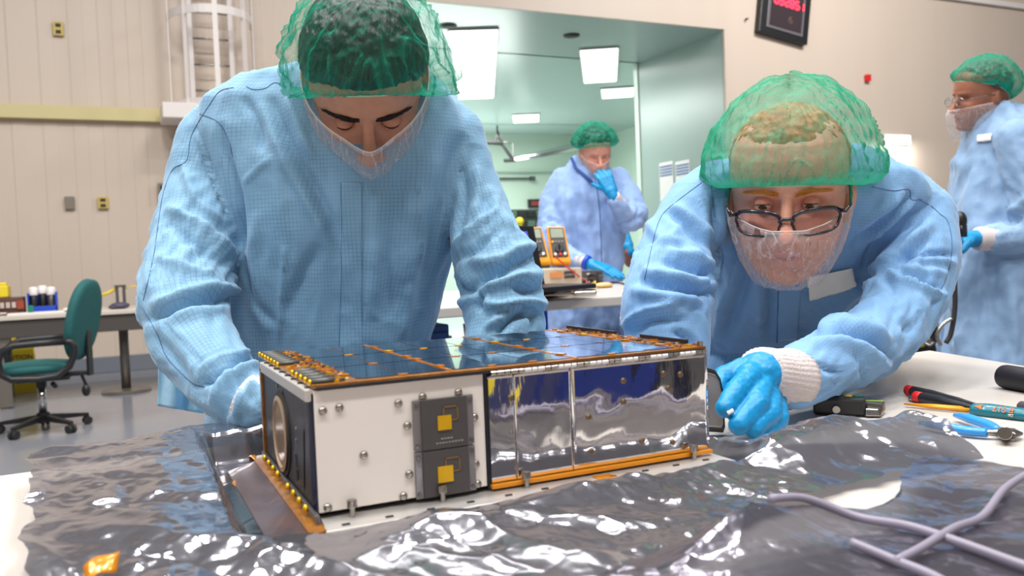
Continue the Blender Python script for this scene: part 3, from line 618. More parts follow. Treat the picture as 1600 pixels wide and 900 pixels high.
def sheet(name, back, front, nu, nv, zfun, amp, m, seed, keepout=True, curl=None):
    Bk = resamp(back, nu); Fr = resamp(front, nu); v = np.linspace(0, 1, nv)[:, None, None]
    G = Bk[None]*(1-v)+Fr[None]*v
    u = np.linspace(0, 1, nu)[None, :].repeat(nv, 0); vv = v[:, :, 0].repeat(nu, 1)
    P = G.reshape(-1, 3).copy(); flat = P.copy(); flat[:, 2] = 0
    ed = fbm(flat*22+seed, 2).reshape(nv, nu); edge = np.minimum(np.minimum(vv, 1-vv), np.minimum(u, 1-u))
    we = np.exp(-edge/.03)
    G[..., 0] += ed*.008*we; G[..., 1] += ed[::-1]*.008*we
    h = crumple(flat, amp, seed).reshape(nv, nu)
    z = G[..., 2]+h+zfun(u, vv, G)
    lo = TZ+.0015+.0012*np.clip(1+pnoise(flat*40+3).reshape(nv, nu), 0, 2)
    z = lo+np.log1p(np.exp(np.clip((z-lo)/.003, -30, 30)))*.003
    if keepout:  # flat where the plate stands
        dx = np.maximum(np.maximum(-.045-G[..., 0], G[..., 0]-.384), 0); dy = np.maximum(np.maximum(-.040-G[..., 1], G[..., 1]-.285), 0)
        d = np.hypot(dx, dy); k_ = np.clip(d/.022, 0, 1); k_ = k_*k_*(3-2*k_)
        z = (TZ+.0015)*(1-k_)+z*k_
    G[..., 2] = z
    b = MB(); b.grid(G); o = obj(name, b, m, loc=(float(G[..., 0].mean()), float(G[..., 1].mean()), TZ), smooth=True, recalc=False); return o, G
back = [PY(44, 697, .32), PY(120, 688, .335), PY(185, 683, .345), PY(300, 661, .36), PY(412, 650, .365), V(.2, .34, .945), V(.38, .31, .945), PZ(1112, 676, .955), PZ(1175, 680, .948), PZ(1245, 672, .945), PZ(1380, 668, .945), PZ(1478, 660, .957)]
front = [PZ(46, 960, .94), PZ(250, 960, .94), PZ(520, 958, .94), PZ(760, 950, .94), PZ(930, 915, .94), PZ(1030, 878, .94), PZ(1100, 848, .94), PZ(1190, 795, .94), PZ(1290, 762, .94), PZ(1380, 738, .94), PZ(1470, 722, .94), PZ(1540, 716, .937)]
def zf(u, v, G):
    # ridge of film standing up in front of the base plate, and puffed left half
    d = G[..., 1]-(-.100+.13*np.clip(G[..., 0], 0, .5)); r = .014*np.exp(-(d/.030)**2)*np.clip((G[..., 0]+.02)*12, 0, 1)
    r2 = .020*np.exp(-((u-.85)/.10)**2)*np.exp(-((v-.55)/.3)**2)
    r3 = .016*np.exp(-((u-.12)/.14)**2)*np.sin(PI*v)**.7
    return r+r2+r3-.004
o, GA = sheet('shielding_foil', back, front, 620, 300, zf, .0125, FOIL, 3.1)
tag(o, 'large crumpled silver grey shielding film spread under the satellite', 'foil')
back = [PZ(930, 905, .94), PZ(1010, 880, .945), PZ(1100, 850, .955), PZ(1175, 795, .965), PZ(1250, 788, .96), PZ(1345, 788, .95), PZ(1395, 775, .95), PZ(1440, 722, .945), PZ(1520, 722, .95), PZ(1660, 742, .95)]
front = [PZ(880, 1000, .935), PZ(1000, 1000, .935), PZ(1100, 1000, .935), PZ(1200, 1000, .935), PZ(1280, 1000, .935), PZ(1370, 1000, .935), PZ(1450, 1000, .935), PZ(1530, 1000, .935), PZ(1640, 990, .935), PZ(1800, 960, .935)]
def zf2(u, v, G): return .010*np.exp(-((v-.15)/.2)**2)*np.exp(-((u-.22)/.12)**2)+.006*np.sin(PI*v)
o, GB = sheet('shielding_bag', back, front, 420, 260, zf2, .0085, FOIL2, 8.7, keepout=False)
tag(o, 'dark crumpled shielding bag at the near right table corner with cable across it', 'foil bag')
def hgt(G, x, y):
    d = (G[..., 0]-x)**2+(G[..., 1]-y)**2; return G[..., 2].ravel()[np.argmin(d)]
WC = mat('grey_cable_sleeve', srgb(132, 126, 142), .45)
def on_bag(px, py, r): p = PZ(px, py, .952); return V(p[0], p[1], hgt(GB, p[0], p[1])+r)
cable('white_cable', [on_bag(x, y, .004) for x, y in ((1205, 815), (1260, 803), (1340, 805), (1420, 823), (1500, 846), (1600, 868), (1700, 890))], .0032, WC, 'pale grey cable curving right across the dark shielding bag')
cable('white_cable', [on_bag(x, y, .005) for x, y in ((1400, 872), (1440, 855), (1490, 830), (1535, 800), (1570, 768), (1610, 745))], .0028, WC, 'pale grey cable running up to the right edge over the bag')
cable('white_cable', [on_bag(x, y, .004) for x, y in ((1330, 855), (1400, 870), (1460, 890), (1520, 920))], .003, WC, 'pale grey cable at the bottom edge of the dark bag')
# ------------------------------------------------------------------ kapton tape bits
KAP = mat('amber_tape', srgb(205, 130, 20), .22, .25, var=.35, vscale=90, coat=.5)
def tape(px4, zadd, lab, G=None):
    P = []
    for x, y in px4:
        p = PZ(x, y, .948); z = hgt(G, p[0], p[1]) if G is not None else p[2]; q = PZ(x, y, z+zadd); P.append(q)
    P = np.array(P); n_ = 6; g = np.zeros((n_, n_, 3))
    for i in range(n_):
        for j in range(n_):
            a, c_ = i/(n_-1), j/(n_-1); g[i, j] = (P[0]*(1-a)+P[1]*a)*(1-c_)+(P[3]*(1-a)+P[2]*a)*c_; g[i, j, 2] += .0025*math.sin(a*PI)+.001*math.sin(7*a+5*c_)
    b = MB(); b.grid(g); tag(obj('amber_tape', b, KAP, loc=P.mean(0), smooth=True, solid=.0004), lab, 'tape')
tape([(130, 884), (188, 862), (182, 893), (132, 912)], .004, 'amber tape piece on the film at the bottom left', GA)
tape([(380, 707), (403, 706), (404, 724), (384, 714)], .003, 'small amber tape scrap on the film just left of the satellite', GA)
tape([(362, 756), (374, 752), (383, 766), (372, 764)], .003, 'tiny amber tape scrap on the film left of the satellite base', GA)
# ================================================================== SATELLITE
ZB, SL, SW, SH = .945, .3697, .2258, .0999
BLK = mat('black_anodised', srgb(42, 44, 52), .38, .3, bump=.1, bscale=120)
ALU = mat('brushed_plate', srgb(200, 196, 192), .38, .55, bump=.12, bscale=60, stretch=(1, 12, 1))
KAPD = mat('kapton_flex', srgb(146, 92, 24), .3, .2, var=.35, vscale=120, coat=.4)
GOLD = mat('gold_pad', srgb(230, 180, 30), .35, .55)
sat = thing('cube_satellite', (.18, .11, TZ+.0015), 'box shaped small satellite with solar cells on top, white and mirror side panels', 'satellite')
b = MB(); b.box((.1845, .110, .9383), (.387, .292, .0116)); pl = obj('base_plate', b, ALU, sat, bevel=.0015)
for i in range(11):
    b = MB(); x = .015+.034*i; b.box((x, -.027+.0008*i, .9445), (.006, .0025, .0012)); obj('slot', b, MT['dark'], pl)
b = MB(); b.box((SL/2, SW/2, ZB+SH/2), (SL-.006, SW-.006, SH-.003)); obj('bus_body', b, BLK, sat, bevel=.001)
b = MB(); b.box((.0712, -.0005, ZB+.0025+SH/2-.0015), (.141, .003, SH-.005)); wp = obj('white_panel', b, MT['whitebody'], sat, bevel=.0006)
for px, py in ((504, 642), (530, 637), (622, 630), (636, 665), (568, 711), (639, 741), (630, 775), (512, 793), (660, 620), (716, 613), (741, 652), (743, 725), (746, 756)):
    p = PY(px, py, -.002); b = MB(); b.lathe(p, [(.0034, 0), (.0034, .0012), (.0022, .0026), (.0009, .0028)], 14, axis=(0, -1, 0)); s_ = obj('screw', b, MT['steel'], wp, smooth=True)
    b = MB(); b.box(p+V(0, -.0029, 0), (.0018, .0006, .0018), [[.7, 0, .7], [0, 1, 0], [-.7, 0, .7]])
# patch antennas
def q4(f, px): return [f(*p) for p in px]
PCB = mat('grey_pcb', srgb(72, 68, 68), .6, var=.06, vscale=80); PCBE = mat('pcb_rim', srgb(130, 126, 128), .35, .4)
def fslab(px4, y0, y1):  # pixels of the face -> slab in front of the face
    P = [PY(x, y, 0) for x, y in px4]; return [V(p[0], y0, p[2]) for p in P]+[V(p[0], y1, p[2]) for p in P]
for k, (za, zb_, lab) in enumerate(((.9865, 1.0275, 'upper'), (.9475, .9855, 'lower'))):
    b = MB(); b.box((.1045, -.0035, (za+zb_)/2), (.0525, .003, zb_-za)); ap = obj('patch_antenna', b, PCBE, sat, bevel=.0008)
    b = MB(); b.box((.1045, -.0058, (za+zb_)/2), (.040, .0022, zb_-za-.0005)); obj('circuit_board', b, PCB, ap, bevel=.0004)
    zc = (za+zb_)/2-.001+(.0015 if k == 0 else 0); s_ = .0118 if k == 0 else .0132
    b = MB(); b.box((.1040-(.001 if k else 0), -.0073, zc), (s_, .0012, s_)); obj('gold_patch', b, GOLD, ap)
    b = MB(); pts = [(.1035, zc+s_*.5), (.1035, zc+.0125), (.1155, zc+.0125), (.1155, zc+.0015), (.1105, zc+.0015)]
    for (x0, z0), (x1, z1) in zip(pts, pts[1:]): b.box(((x0+x1)/2, -.0071, (z0+z1)/2), (abs(x1-x0)+.0008, .0008, abs(z1-z0)+.0008))
    obj('feed_trace', b, mat('copper_trace', srgb(150, 116, 60), .4, .4), ap)
    for x in (.0812, .1278):
        for z in (za+.004, zb_-.004): b = MB(); b.lathe(V(x, -.005, z), [(.0019, 0), (.0018, .001), (.0007, .0012)], 12, axis=(0, -1, 0)); obj('screw', b, MT['solder'], ap)
INK = mat('board_print', srgb(150, 146, 146), .6)
b = MB(); rs = np.random.RandomState(4)
for z, x0, n_, w_ in ((.9945, .1015, 4, .0022), (.9912, .097, 9, .0021)):
    for i in range(n_): b.box((x0+i*.0027, -.0071, z), (w_*rs.uniform(.6, 1), .0004, .0011))
obj('board_print', b, INK, sat)
# mirror panels
MIR = bpy.data.materials.new('mirror_film'); MIR.use_nodes = True; nt = MIR.node_tree; p_ = nt.nodes['Principled BSDF']
p_.inputs['Base Color'].default_value = (.78, .77, .78, 1); p_.inputs['Metallic'].default_value = 1; p_.inputs['Roughness'].default_value = .045
tc = nd(nt, 'ShaderNodeTexCoord'); mp = nd(nt, 'ShaderNodeMapping'); mp.inputs['Scale'].default_value = (1, 1, .22); n_ = nd(nt, 'ShaderNodeTexNoise', inp={'Scale': 260., 'Detail': 3.})
b_ = nd(nt, 'ShaderNodeBump', inp={'Strength': .10, 'Distance': .0006}); nt.links.new(tc.outputs['Object'], mp.inputs[0]); nt.links.new(mp.outputs[0], n_.inputs['Vector']); nt.links.new(n_.outputs[0], b_.inputs['Height']); nt.links.new(b_.outputs[0], p_.inputs['Normal'])
xs = [.1445, .1690, .2240, .3725]
for i in range(3):
    x0, x1 = xs[i]+.0004, xs[i+1]-.0004; z0, z1 = .9505, 1.0420; nx, nz = 40, 22
    g = np.zeros((nz, nx, 3)); X, Z = np.meshgrid(np.linspace(x0, x1, nx), np.linspace(z0, z1, nz)); g[..., 0] = X; g[..., 2] = Z
    F_ = np.stack([X.ravel(), X.ravel()*0+i*3, Z.ravel()], 1); g[..., 1] = -.0030-(.00045*pnoise(F_*V(38, 1, 26))+.00012*pnoise(F_*95)).reshape(nz, nx)
    b = MB(); b.grid(g); mpn = obj('mirror_panel', b, MIR, sat, smooth=True, solid=.0015, recalc=False)
    for px, py in ((798, 622), (920, 652), (974, 595), (1037, 584), (1044, 607), (974, 628), (1003, 689), (924, 705), (1063, 585), (1051, 691)):
        p = PY(px, py, -.003)
        if x0 < p[0] < x1: b = MB(); b.lathe(p, [(.0028, 0), (.0028, .0008), (.0016, .0014), (.0003, .0014)], 14, axis=(0, -1, 0)); obj('rivet', b, mat('worn_brass', srgb(126, 106, 84), .4, .7), mpn, smooth=True)
b = MB(); b.box((.1432, -.0015, ZB+SH/2), (.002, .004, SH-.003)); b.box((.1445, -.0035, ZB+SH/2), (.0012, .002, SH-.012)); obj('edge_frame', b, BLK, sat)
b = MB(); b.box((.2585, -.0040, .9478), (.229, .006, .0036)); obj('amber_edge_strip', b, mat('amber_edge', srgb(222, 140, 20), .35, .1), sat, bevel=.0006)
# hinge knuckles
xx = .1475; i = 0
while xx < .368:
    w_ = .0072 if i % 2 else .0056
    b = MB(); b.cyl((xx, -.0046, 1.0432), (xx+w_-.0009, -.0046, 1.0432), .0021, n=14); obj('hinge_knuckle', b, [MT['white'], MT['steel']][(i*7 % 5) % 2 if i > 4 else 1], sat, smooth=False); xx += w_; i += 1
# top solar panel
TPZ = 1.0452
b = MB(); b.box((.1855, .1325, TPZ+.0014), (.371, .273, .0028)); tp = obj('solar_panel', b, KAPD, sat, bevel=.0004)
CELL = bpy.data.materials.new('solar_cell'); CELL.use_nodes = True; p_ = CELL.node_tree.nodes['Principled BSDF']
p_.inputs['Base Color'].default_value = srgb(26, 38, 56); p_.inputs['Roughness'].default_value = .09; p_.inputs['Coat Weight'].default_value = 1; p_.inputs['Coat Roughness'].default_value = .02; p_.inputs['Specular IOR Level'].default_value = .9; p_.inputs['Metallic'].default_value = .35
cx0 = [.0365, .0748, .1155, .1545, .1935, .2345-.0015, .2735-.0025, .3105-.0015]
cme = None
for ci, x0 in enumerate([.0365, .0745, .1165, .1545, .1925, .2345, .2720, .3095][:8]):
    w_ = .0368 if ci not in (7,) else .030
    for r_ in range(3):
        y0 = .0035+.0875*r_; b = MB(); e = .006
        b.prism([(x0+e, y0), (x0+w_-.0002, y0), (x0+w_-.0002, y0+.0845-e), (x0+w_-e, y0+.0845), (x0, y0+.0845), (x0, y0+e)], TPZ+.0028, TPZ+.0034)
        obj('solar_cell', b, CELL, tp)
for x in (.0745, .1530, .1915, .2715):
    for y in (.0905, .178, .003): b = MB(); b.prism([(x-.005, y-.0015), (x+.001, y-.003), (x+.004, y), (x+.002, y+.003), (x-.004, y+.002)], TPZ+.0030, TPZ+.0040); obj('solder_tab', b, GOLD if y > .1 else KAP, tp)
for x in (.1142, .2322, .3415): 
    b = MB(); b.box((x, .1325, TPZ+.0032), (.0022, .270, .0012)); obj('bus_bar', b, KAP, tp)
    for y in (.03, .0905, .12, .178, .23): b = MB(); b.box((x+.001, y, TPZ+.0038), (.006, .009, .0016), [[.96, -.28, 0], [.28, .96, 0], [0, 0, 1]]); obj('solder_tab', b, KAP if y != .178 else GOLD, tp)
# component strips at both ends
rs = np.random.RandomState(11)
LM = [MT['solder'], GOLD, KAP, MT['steel'], MT['brown'], mat('pale_solder', srgb(206, 180, 150), .4, .3)]
for i in range(15):
    y = .004+.0178*i; m_ = mat('resistor_grey', srgb(70, 70, 66), .45) if i == 0 else bpy.data.materials['resistor_grey']
    if 5 <= i <= 7: continue
    b = MB(); b.tube([V(.0010, y, TPZ+.0042), V(.0190, y, TPZ+.0042)], .0034, 12, flat=.75); rr = obj('diode', b, m_, tp, smooth=True)
    b = MB(); b.ball((-.0006, y, TPZ+.0040), (.0016, .0030, .0026), 10, 6); obj('gold_end', b, GOLD, rr, smooth=True)
for x0, x1, n_ in ((.019, .035, 120), (.3435, .3700, 150), (.002, .02, 25)):
    for k in range(n_):
        x, y = rs.uniform(x0, x1), rs.uniform(.0, .266)
        if x0 == .002: y = .004+.0178*5-.006+rs.uniform(0, .045)
        b = MB(); a = rs.uniform(0, PI); b.box((x, y, TPZ+.0028+.0008), (rs.uniform(.0015, .006), rs.uniform(.0012, .003), rs.uniform(.0012, .0030)), [[math.cos(a), -math.sin(a), 0], [math.sin(a), math.cos(a), 0], [0, 0, 1]])
        if k < 90 or x0 != .3435: obj('component', b, LM[rs.randint(6)] if rs.rand() > .35 else KAP, tp)
for y0, y1 in ((.02, .10), (.15, .26)): b = MB(); b.box((.367, (y0+y1)/2, TPZ+.0055), (.003, y1-y0, .004)); obj('edge_rail', b, BLK, tp)
b = MB(); b.cyl((.3665, -.001, TPZ+.003), (.3665, -.001, TPZ+.0075), .0028, n=12); obj('corner_post', b, MT['steel'], tp)
b = MB(); b.box((.1855, -.0046, TPZ-.0006), (.366, .0022, .0024)); obj('panel_shadow_gap', b, BLK, sat)
# end face
b = MB(); b.box((-.0018, SW/2, ZB+SH/2-.004), (.003, SW-.006, SH-.014)); ef = obj('end_plate', b, BLK, sat, bevel=.0012)
b = MB(); b.box((-.0015, SW/2, ZB+SH-.0055), (.008, SW, .0095)); ts = obj('top_rail', b, ALU, sat, bevel=.001)
for i in range(8): b = MB(); b.cyl((-.0012, .012+.028*i, ZB+SH-.0012), (-.0012, .012+.028*i, ZB+SH+.0004), .0022, n=10); obj('rail_hole', b, MT['dark'], ts)
b = MB(); b.box((.0, .0045, ZB+SH/2), (.006, .009, SH-.004)); obj('corner_rail', b, mat('blue_black', srgb(34, 38, 60), .3, .3), sat, bevel=.002)
b = MB(); b.box((-.0025, .026, ZB+.040), (.0016, .005, .052), [[1, 0, 0], [0, .98, -.2], [0, .2, .98]]); obj('release_spring', b, MT['solder'], sat)
b = MB(); b.lathe((-.0033, .1205, .9900), [(.0385, 0), (.0385, .0012), (.0335, .0012)], 40, axis=(-1, 0, 0)); lr = obj('aperture_rim', b, MT['dark'], sat, smooth=False)
b = MB(); b.lathe((-.0046, .1205, .9900), [(.0005, -.0001), (.0325, 0), (.034, .0018), (.030, .0026), (.0285, .0008), (.0005, .0003)], 40, axis=(-1, 0, 0)); obj('aperture_ring', b, mat('tan_ring', srgb(176, 150, 128), .4, .3), sat, smooth=False)
b = MB(); b.lathe((-.0052, .1205, .9900), [(.0275, 0), (.0275, .0006), (.0005, .0006)], 40, axis=(-1, 0, 0)); obj('aperture_window', b, mat('amber_window', srgb(140, 104, 40), .2, .6, var=.2, vscale=60), sat)
b = MB(); b.prism([(0, 0), (1, 0), (1, 1), (0, 1)], 0, 1); 
for px, py, s_ in ((463, 730, 1.),):
    p = PX(px, py, -.0035); b = MB(); b.box(p, (.0014, .006, .022), [[1, 0, 0], [0, .97, .2], [0, -.2, .97]]); b.box(p+V(0, -.004, -.004), (.0014, .006, .008)); obj('slot_opening', b, MT['dark'], sat, bevel=.0005)
for px, py in ((433, 603), (441, 612), (434, 617), (434, 648), (436, 662), (463, 670), (463, 688)):
    p = PX(px, py, -.0035); b = MB(); b.cyl(p, p+V(-.0006, 0, 0), .0018, n=10); obj('pin_mark', b, MT['steel'], sat)
# amber flex along far edge + gold dotted strip at the foot
b = MB(); b.box((-.0030, SW-.003, ZB+SH/2-.002), (.005, .008, SH-.01)); obj('far_edge_flex', b, KAPD, sat)
b = MB(); b.hexa([(-.006, -.026, .9445), (-.0005, -.026, .9445), (-.0005, .228, .9445), (-.006, .228, .9445), (-.0075, -.026, .9540), (-.004, -.026, .9540), (-.004, .228, .9540), (-.0075, .228, .9540)]); fx = obj('foot_flex', b, MT['solder'], sat, bevel=.001)
for i in range(9):
    if i == 4: continue
    p = V(-.0085, .004+.0245*i, .9525); b = MB(); b.ball(p, (.0022, .0034, .0032), 12, 8); obj('gold_pad', b, GOLD, fx, smooth=True)
b = MB(); b.hexa([(-.040, -.040, .9352), (-.003, -.040, .9446), (-.003, .232, .9446), (-.040, .232, .9352), (-.040, -.040, .9370), (-.003, -.040, .9462), (-.003, .232, .9462), (-.040, .232, .9370)]); obj('amber_flex_flap', b, mat('brown_film', srgb(74, 42, 18), .30, 0., var=.5, vscale=30, coat=.35), sat)
b = MB(); b.hexa([(-.014, -.042, .9435), (-.003, -.042, .9460), (-.003, .232, .9460), (-.014, .232, .9435), (-.014, -.042, .9450), (-.003, -.042, .9475), (-.003, .232, .9475), (-.014, .232, .9450)]); obj('amber_flap_edge', b, KAPD, sat)
b = MB(); b.hexa([(-.064, .0, .9335), (-.038, -.040, .9335), (-.038, .232, .9335), (-.060, .205, .9335), (-.064, .0, .9350), (-.038, -.040, .9362), (-.038, .232, .9362), (-.060, .205, .9350)]); obj('dark_film', b, foil_mat('bronze_film', (.20, .15, .11, 1), .0, .12), sat)
# tie bolts along the front edge
for px, py0, py1 in ((550, 787, 812), (691, 757, 786), (822, 742, 764), (1083, 697, 716)):
    p = PY(px, (py0+py1)/2, -.009); t_ = .9440
    b = MB(); b.cyl((p[0], -.010, .9442), (p[0], -.010, .9445+.0075), .0022, n=12); b.cyl((p[0], -.010, .9515), (p[0], -.010, .9575), .0040, n=16); obj('tie_bolt', b, MT['steel'], sat, bevel=.0005)
p = PZ(948, 746, .9448); b = MB(); b.box((p[0], p[1]+.003, .9446), (.018, .014, .0006)); obj('amber_tape_patch', b, KAP, sat)
# ================================================================== HAND TOOLS ON THE TABLE
def onT(px, py, dz=0): return PZ(px, py, TZ+dz)
# caliper
a_, b_ = onT(1277, 637, .008), onT(1383, 640, .008); ax = unit(b_-a_); ay = unit(np.cross(V(0, 0, 1), ax)); RC_ = np.stack([ax, ay, V(0, 0, 1)], 1); Lc = np.linalg.norm(b_-a_)
t = thing('caliper', (a_+b_)/2-V(0, 0, .008), 'black caliper with metal jaws poking out under the right sleeve', 'caliper')
f = lambda s, y, z: a_+ax*s*Lc+ay*y+V(0, 0, z)
b = MB(); b.box(f(.33, 0, .0045), (Lc*.78, .028, .020), RC_); obj('body', b, MT['black'], t, bevel=.003)
b = MB(); b.box(f(.18, -.002, .0045), (Lc*.44, .020, .0225), RC_); obj('scale_beam', b, MT['dark'], t, bevel=.002)
b = MB(); b.hexa([f(.70, -.018, -.006), f(.94, -.016, -.006), f(1.0, .010, -.006), f(.74, .012, -.006), f(.72, -.014, .004), f(.90, -.012, .003), f(.97, .009, .003), f(.74, .010, .005)]); obj('jaw', b, MT['steel'], t, bevel=.002)
b = MB(); b.hexa([f(.70, .004, -.004), f(.98, .004, -.004), f(1.02, .022, -.004), f(.74, .020, -.004), f(.70, .004, .008), f(.97, .006, .007), f(1.0, .020, .007), f(.74, .020, .008)]); obj('jaw', b, MT['solder'], t, bevel=.001)
b = MB(); b.cyl(f(.29, -.013, .002), f(.29, -.021, .002), .0048, n=18); obj('lock_screw', b, MT['steel'], t, bevel=.0008)
b = MB(); b.box(f(.46, .004, .0150), (.010, .004, .001), RC_); obj('yellow_mark', b, MT['yellow'], t)
b = MB(); b.box(f(.62, .006, .0150), (.009, .004, .001), RC_); obj('green_mark', b, mat('green_mark', srgb(10, 150, 110), .4), t)
b = MB(); b.box(f(.84, .008, .0090), (.022, .003, .0008), RC_); obj('lime_mark', b, mat('lime_mark', srgb(150, 190, 60), .4), t)
# screwdrivers
def driver(p0, p1, lab, m_cap, m_body, r=.0072):
    t = thing('screwdriver', p0-V(0, 0, r), lab, 'screwdriver'); d = unit(p1-p0); L_ = np.linalg.norm(p1-p0)
    b = MB(); b.lathe(p0, [(.001, 0), (r*.7, .0005), (r, .003), (r, .012), (r*.9, .013)], 20, axis=d); obj('cap', b, m_cap, t, smooth=True)
    b = MB(); b.lathe(p0+d*.012, [(r*.93, 0), (r, .004), (r*1.0, L_*.25), (r*.78, L_*.42), (r*.7, L_*.55), (r*.34, L_*.75), (r*.3, L_)], 20, axis=d); obj('handle', b, m_body, t, smooth=True)
    b = MB(); b.cyl(p0+d*(L_), p0+d*(L_+.03), .0016, n=8); obj('shank', b, MT['steel'], t, smooth=True)
driver(onT(1416, 609, .0076), onT(1548, 638, .006), 'dark precision screwdriver with red end, the rear of the two', MT['red'], MT['black'])
driver(onT(1428, 619, .0076), onT(1548, 643, .006), 'dark precision screwdriver with red end, the front of the two', MT['red'], MT['black'])
# clear / steel driver
p0, p1 = onT(1421, 622, .004), onT(1540, 640, .004); t = thing('steel_probe', p0-V(0, 0, .004), 'thin clear and steel probe lying in front of the screwdrivers', 'probe'); d = unit(p1-p0)
b = MB(); b.lathe(p0, [(.003, 0), (.0042, .001), (.0042, .005), (.0028, .007), (.0028, np.linalg.norm(p1-p0))], 14, axis=d); obj('shaft', b, MT['steel'], t, smooth=True)
# tweezers: amber arms, teal sleeve with lettering
p0, p1, p2 = onT(1413, 631, .004), onT(1520, 640, .005), onT(1612, 650, .006)
t = thing('tweezers', p0-V(0, 0, .004), 'amber tipped tweezers with a teal sleeve lettered in orange', 'tweezers')
for s_ in (-1, 1):
    side = unit(np.cross(p1-p0, V(0, 0, 1)))*s_
    b = MB(); pts = [p0+side*.0006, p0*.6+p1*.4+side*.0042, p1+side*.005]; b.tube(pts, [.0010, .0022, .0024], 8, flat=1.); obj('arm', b, mat('amber_metal', srgb(222, 150, 20), .35, .2), t, smooth=True)
b = MB(); b.tube(catmull([p1-unit(p1-p0)*.001, p1+unit(p2-p1)*.006, (p1+p2)/2, p2], 6), [.0045]+[.0088]*1+list(np.linspace(.0096, .0122, 8))+list(np.linspace(.0122, .010, 9)), 18, flat=.75); obj('sleeve', b, mat('teal_sleeve', srgb(10, 108, 124), .35, coat=.2), t, smooth=True)
d = unit(p2-p1); up_ = unit(np.cross(np.cross(d, V(0, 0, 1)), d)); mid = p1+(p2-p1)*.60; nrm = unit(up_*.55-unit(np.cross(V(0, 0, 1), d))*.85) 
yv = unit(np.cross(nrm, d))
text_obj('lettering', 'E S17', .0105, frameM(mid+nrm*.0110, -d, -yv, nrm), mat('orange_print', srgb(196, 110, 60), .5), t, .0004)
for s_, a_c in ((-1, .027), (1, .027)):
    q = mid+nrm*.0105+d*s_*.024; b = MB(); b.add([q+d*s_*.009, q+yv*.0035, q-yv*.0035, q+d*s_*.009+nrm*.0012, q+yv*.0035+nrm*.0012, q-yv*.0035+nrm*.0012], [(0, 1, 2), (3, 5, 4), (0, 3, 4, 1), (1, 4, 5, 2), (2, 5, 3, 0)]); obj('arrow_mark', b, bpy.data.materials['orange_print'], t)
# side cutters
t = thing('side_cutters', onT(1500, 670), 'light blue handled side cutters with steel jaws at the right', 'pliers')
LB = mat('sky_blue_grip', srgb(40, 138, 214), .35, coat=.3)
def grip(P, R_, name='handle'): b = MB(); b.tube(catmull(P, 6), np.interp(np.linspace(0, 1, (len(P)-1)*6+1), np.linspace(0, 1, len(R_)), R_), 16, flat=.8); obj(name, b, LB, t, smooth=True)
grip([onT(1438, 661, .007), onT(1470, 666, .008), onT(1510, 673, .007), onT(1543, 676, .007)], [.003, .0062, .0066, .0060])
grip([onT(1493, 649, .007), onT(1515, 654, .009), onT(1545, 664, .008), onT(1560, 672, .007)], [.0032, .0064, .0062, .0048])
b = MB(); b.tube([onT(1541, 676, .007), onT(1560, 676, .007), onT(1572, 676, .007)], [.0042, .005, .0058], 10, flat=.7); b.tube([onT(1557, 671, .007), onT(1566, 675, .007)], [.0035, .0045], 10, flat=.7); b.cyl(onT(1570, 677, .002), onT(1570, 677, .013), .0068, n=18); obj('joint', b, MT['steel'], t, smooth=False, bevel=.0006)
b = MB(); b.tube([onT(1572, 675, .007), onT(1584, 675, .007), onT(1598, 677, .005)], [.0058, .005, .001], 8, flat=.8); obj('jaw', b, MT['solder'], t)
b = MB(); b.tube([onT(1572, 679, .006), onT(1584, 681, .006), onT(1597, 679, .005)], [.005, .0045, .001], 8, flat=.8); obj('jaw', b, MT['steel'], t)
# black cylinder and grey tip at the right edge
p0, p1 = onT(1569, 588, .0165), onT(1680, 606, .0165); d = unit(p1-p0)
b = MB(); b.lathe(p0-d*.006, [(.001, 0), (.010, .001), (.0155, .005), (.0165, .010), (.0165, .13), (.014, .135), (.001, .136)], 32, axis=d); tag(obj('black_tube', b, mat('black_fabric_tube', srgb(24, 22, 30), .55, bump=.3, bscale=900), loc=p0, smooth=True), 'black cylindrical case at the right edge of the table', 'case')
p0, p1 = onT(1592, 634, .007), onT(1660, 648, .007); d = unit(p1-p0)
b = MB(); b.lathe(p0, [(.001, 0), (.004, .0006), (.0065, .004), (.0068, .05), (.001, .052)], 20, axis=d); tag(obj('hand_tool', b, mat('plum_grey', srgb(74, 66, 76), .5), loc=p0, smooth=True), 'grey rounded tool end just entering from the right edge', 'tool')
# ================================================================== PEOPLE
def remesh(mb, voxel, smooth=4, fac=.5):
    me = mb.mesh('tmp'); o = bpy.data.objects.new('tmp', me); COL.objects.link(o)
    r = o.modifiers.new('r', 'REMESH'); r.mode = 'VOXEL'; r.voxel_size = voxel; r.adaptivity = 0
    if smooth: s = o.modifiers.new('s', 'SMOOTH'); s.iterations = smooth; s.factor = fac
    dg = bpy.context.evaluated_depsgraph_get(); m2 = bpy.data.meshes.new_from_object(o.evaluated_get(dg))
    bpy.data.objects.remove(o); bpy.data.meshes.remove(me)
    n = len(m2.vertices); v = np.zeros(n*3); m2.vertices.foreach_get('co', v); v = v.reshape(-1, 3)
    nf = len(m2.polygons); ls = np.zeros(nf, int); lt = np.zeros(nf, int); m2.polygons.foreach_get('loop_start', ls); m2.polygons.foreach_get('loop_total', lt)
    li = np.zeros(len(m2.loops), int); m2.loops.foreach_get('vertex_index', li)
    F = [tuple(li[a:a+b]) for a, b in zip(ls, lt)]
    bpy.data.meshes.remove(m2); return v, F
def normals(v, F):
    q = np.array([f if len(f) == 4 else (f[0], f[1], f[2], f[2]) for f in F]); a = v[q[:, 2]]-v[q[:, 0]]; b = v[q[:, 3]]-v[q[:, 1]]
    n = np.cross(a, b); N = np.zeros_like(v)
    for k in range(4): np.add.at(N, q[:, k], n)
    N /= np.linalg.norm(N, axis=1)[:, None]+1e-12; return N
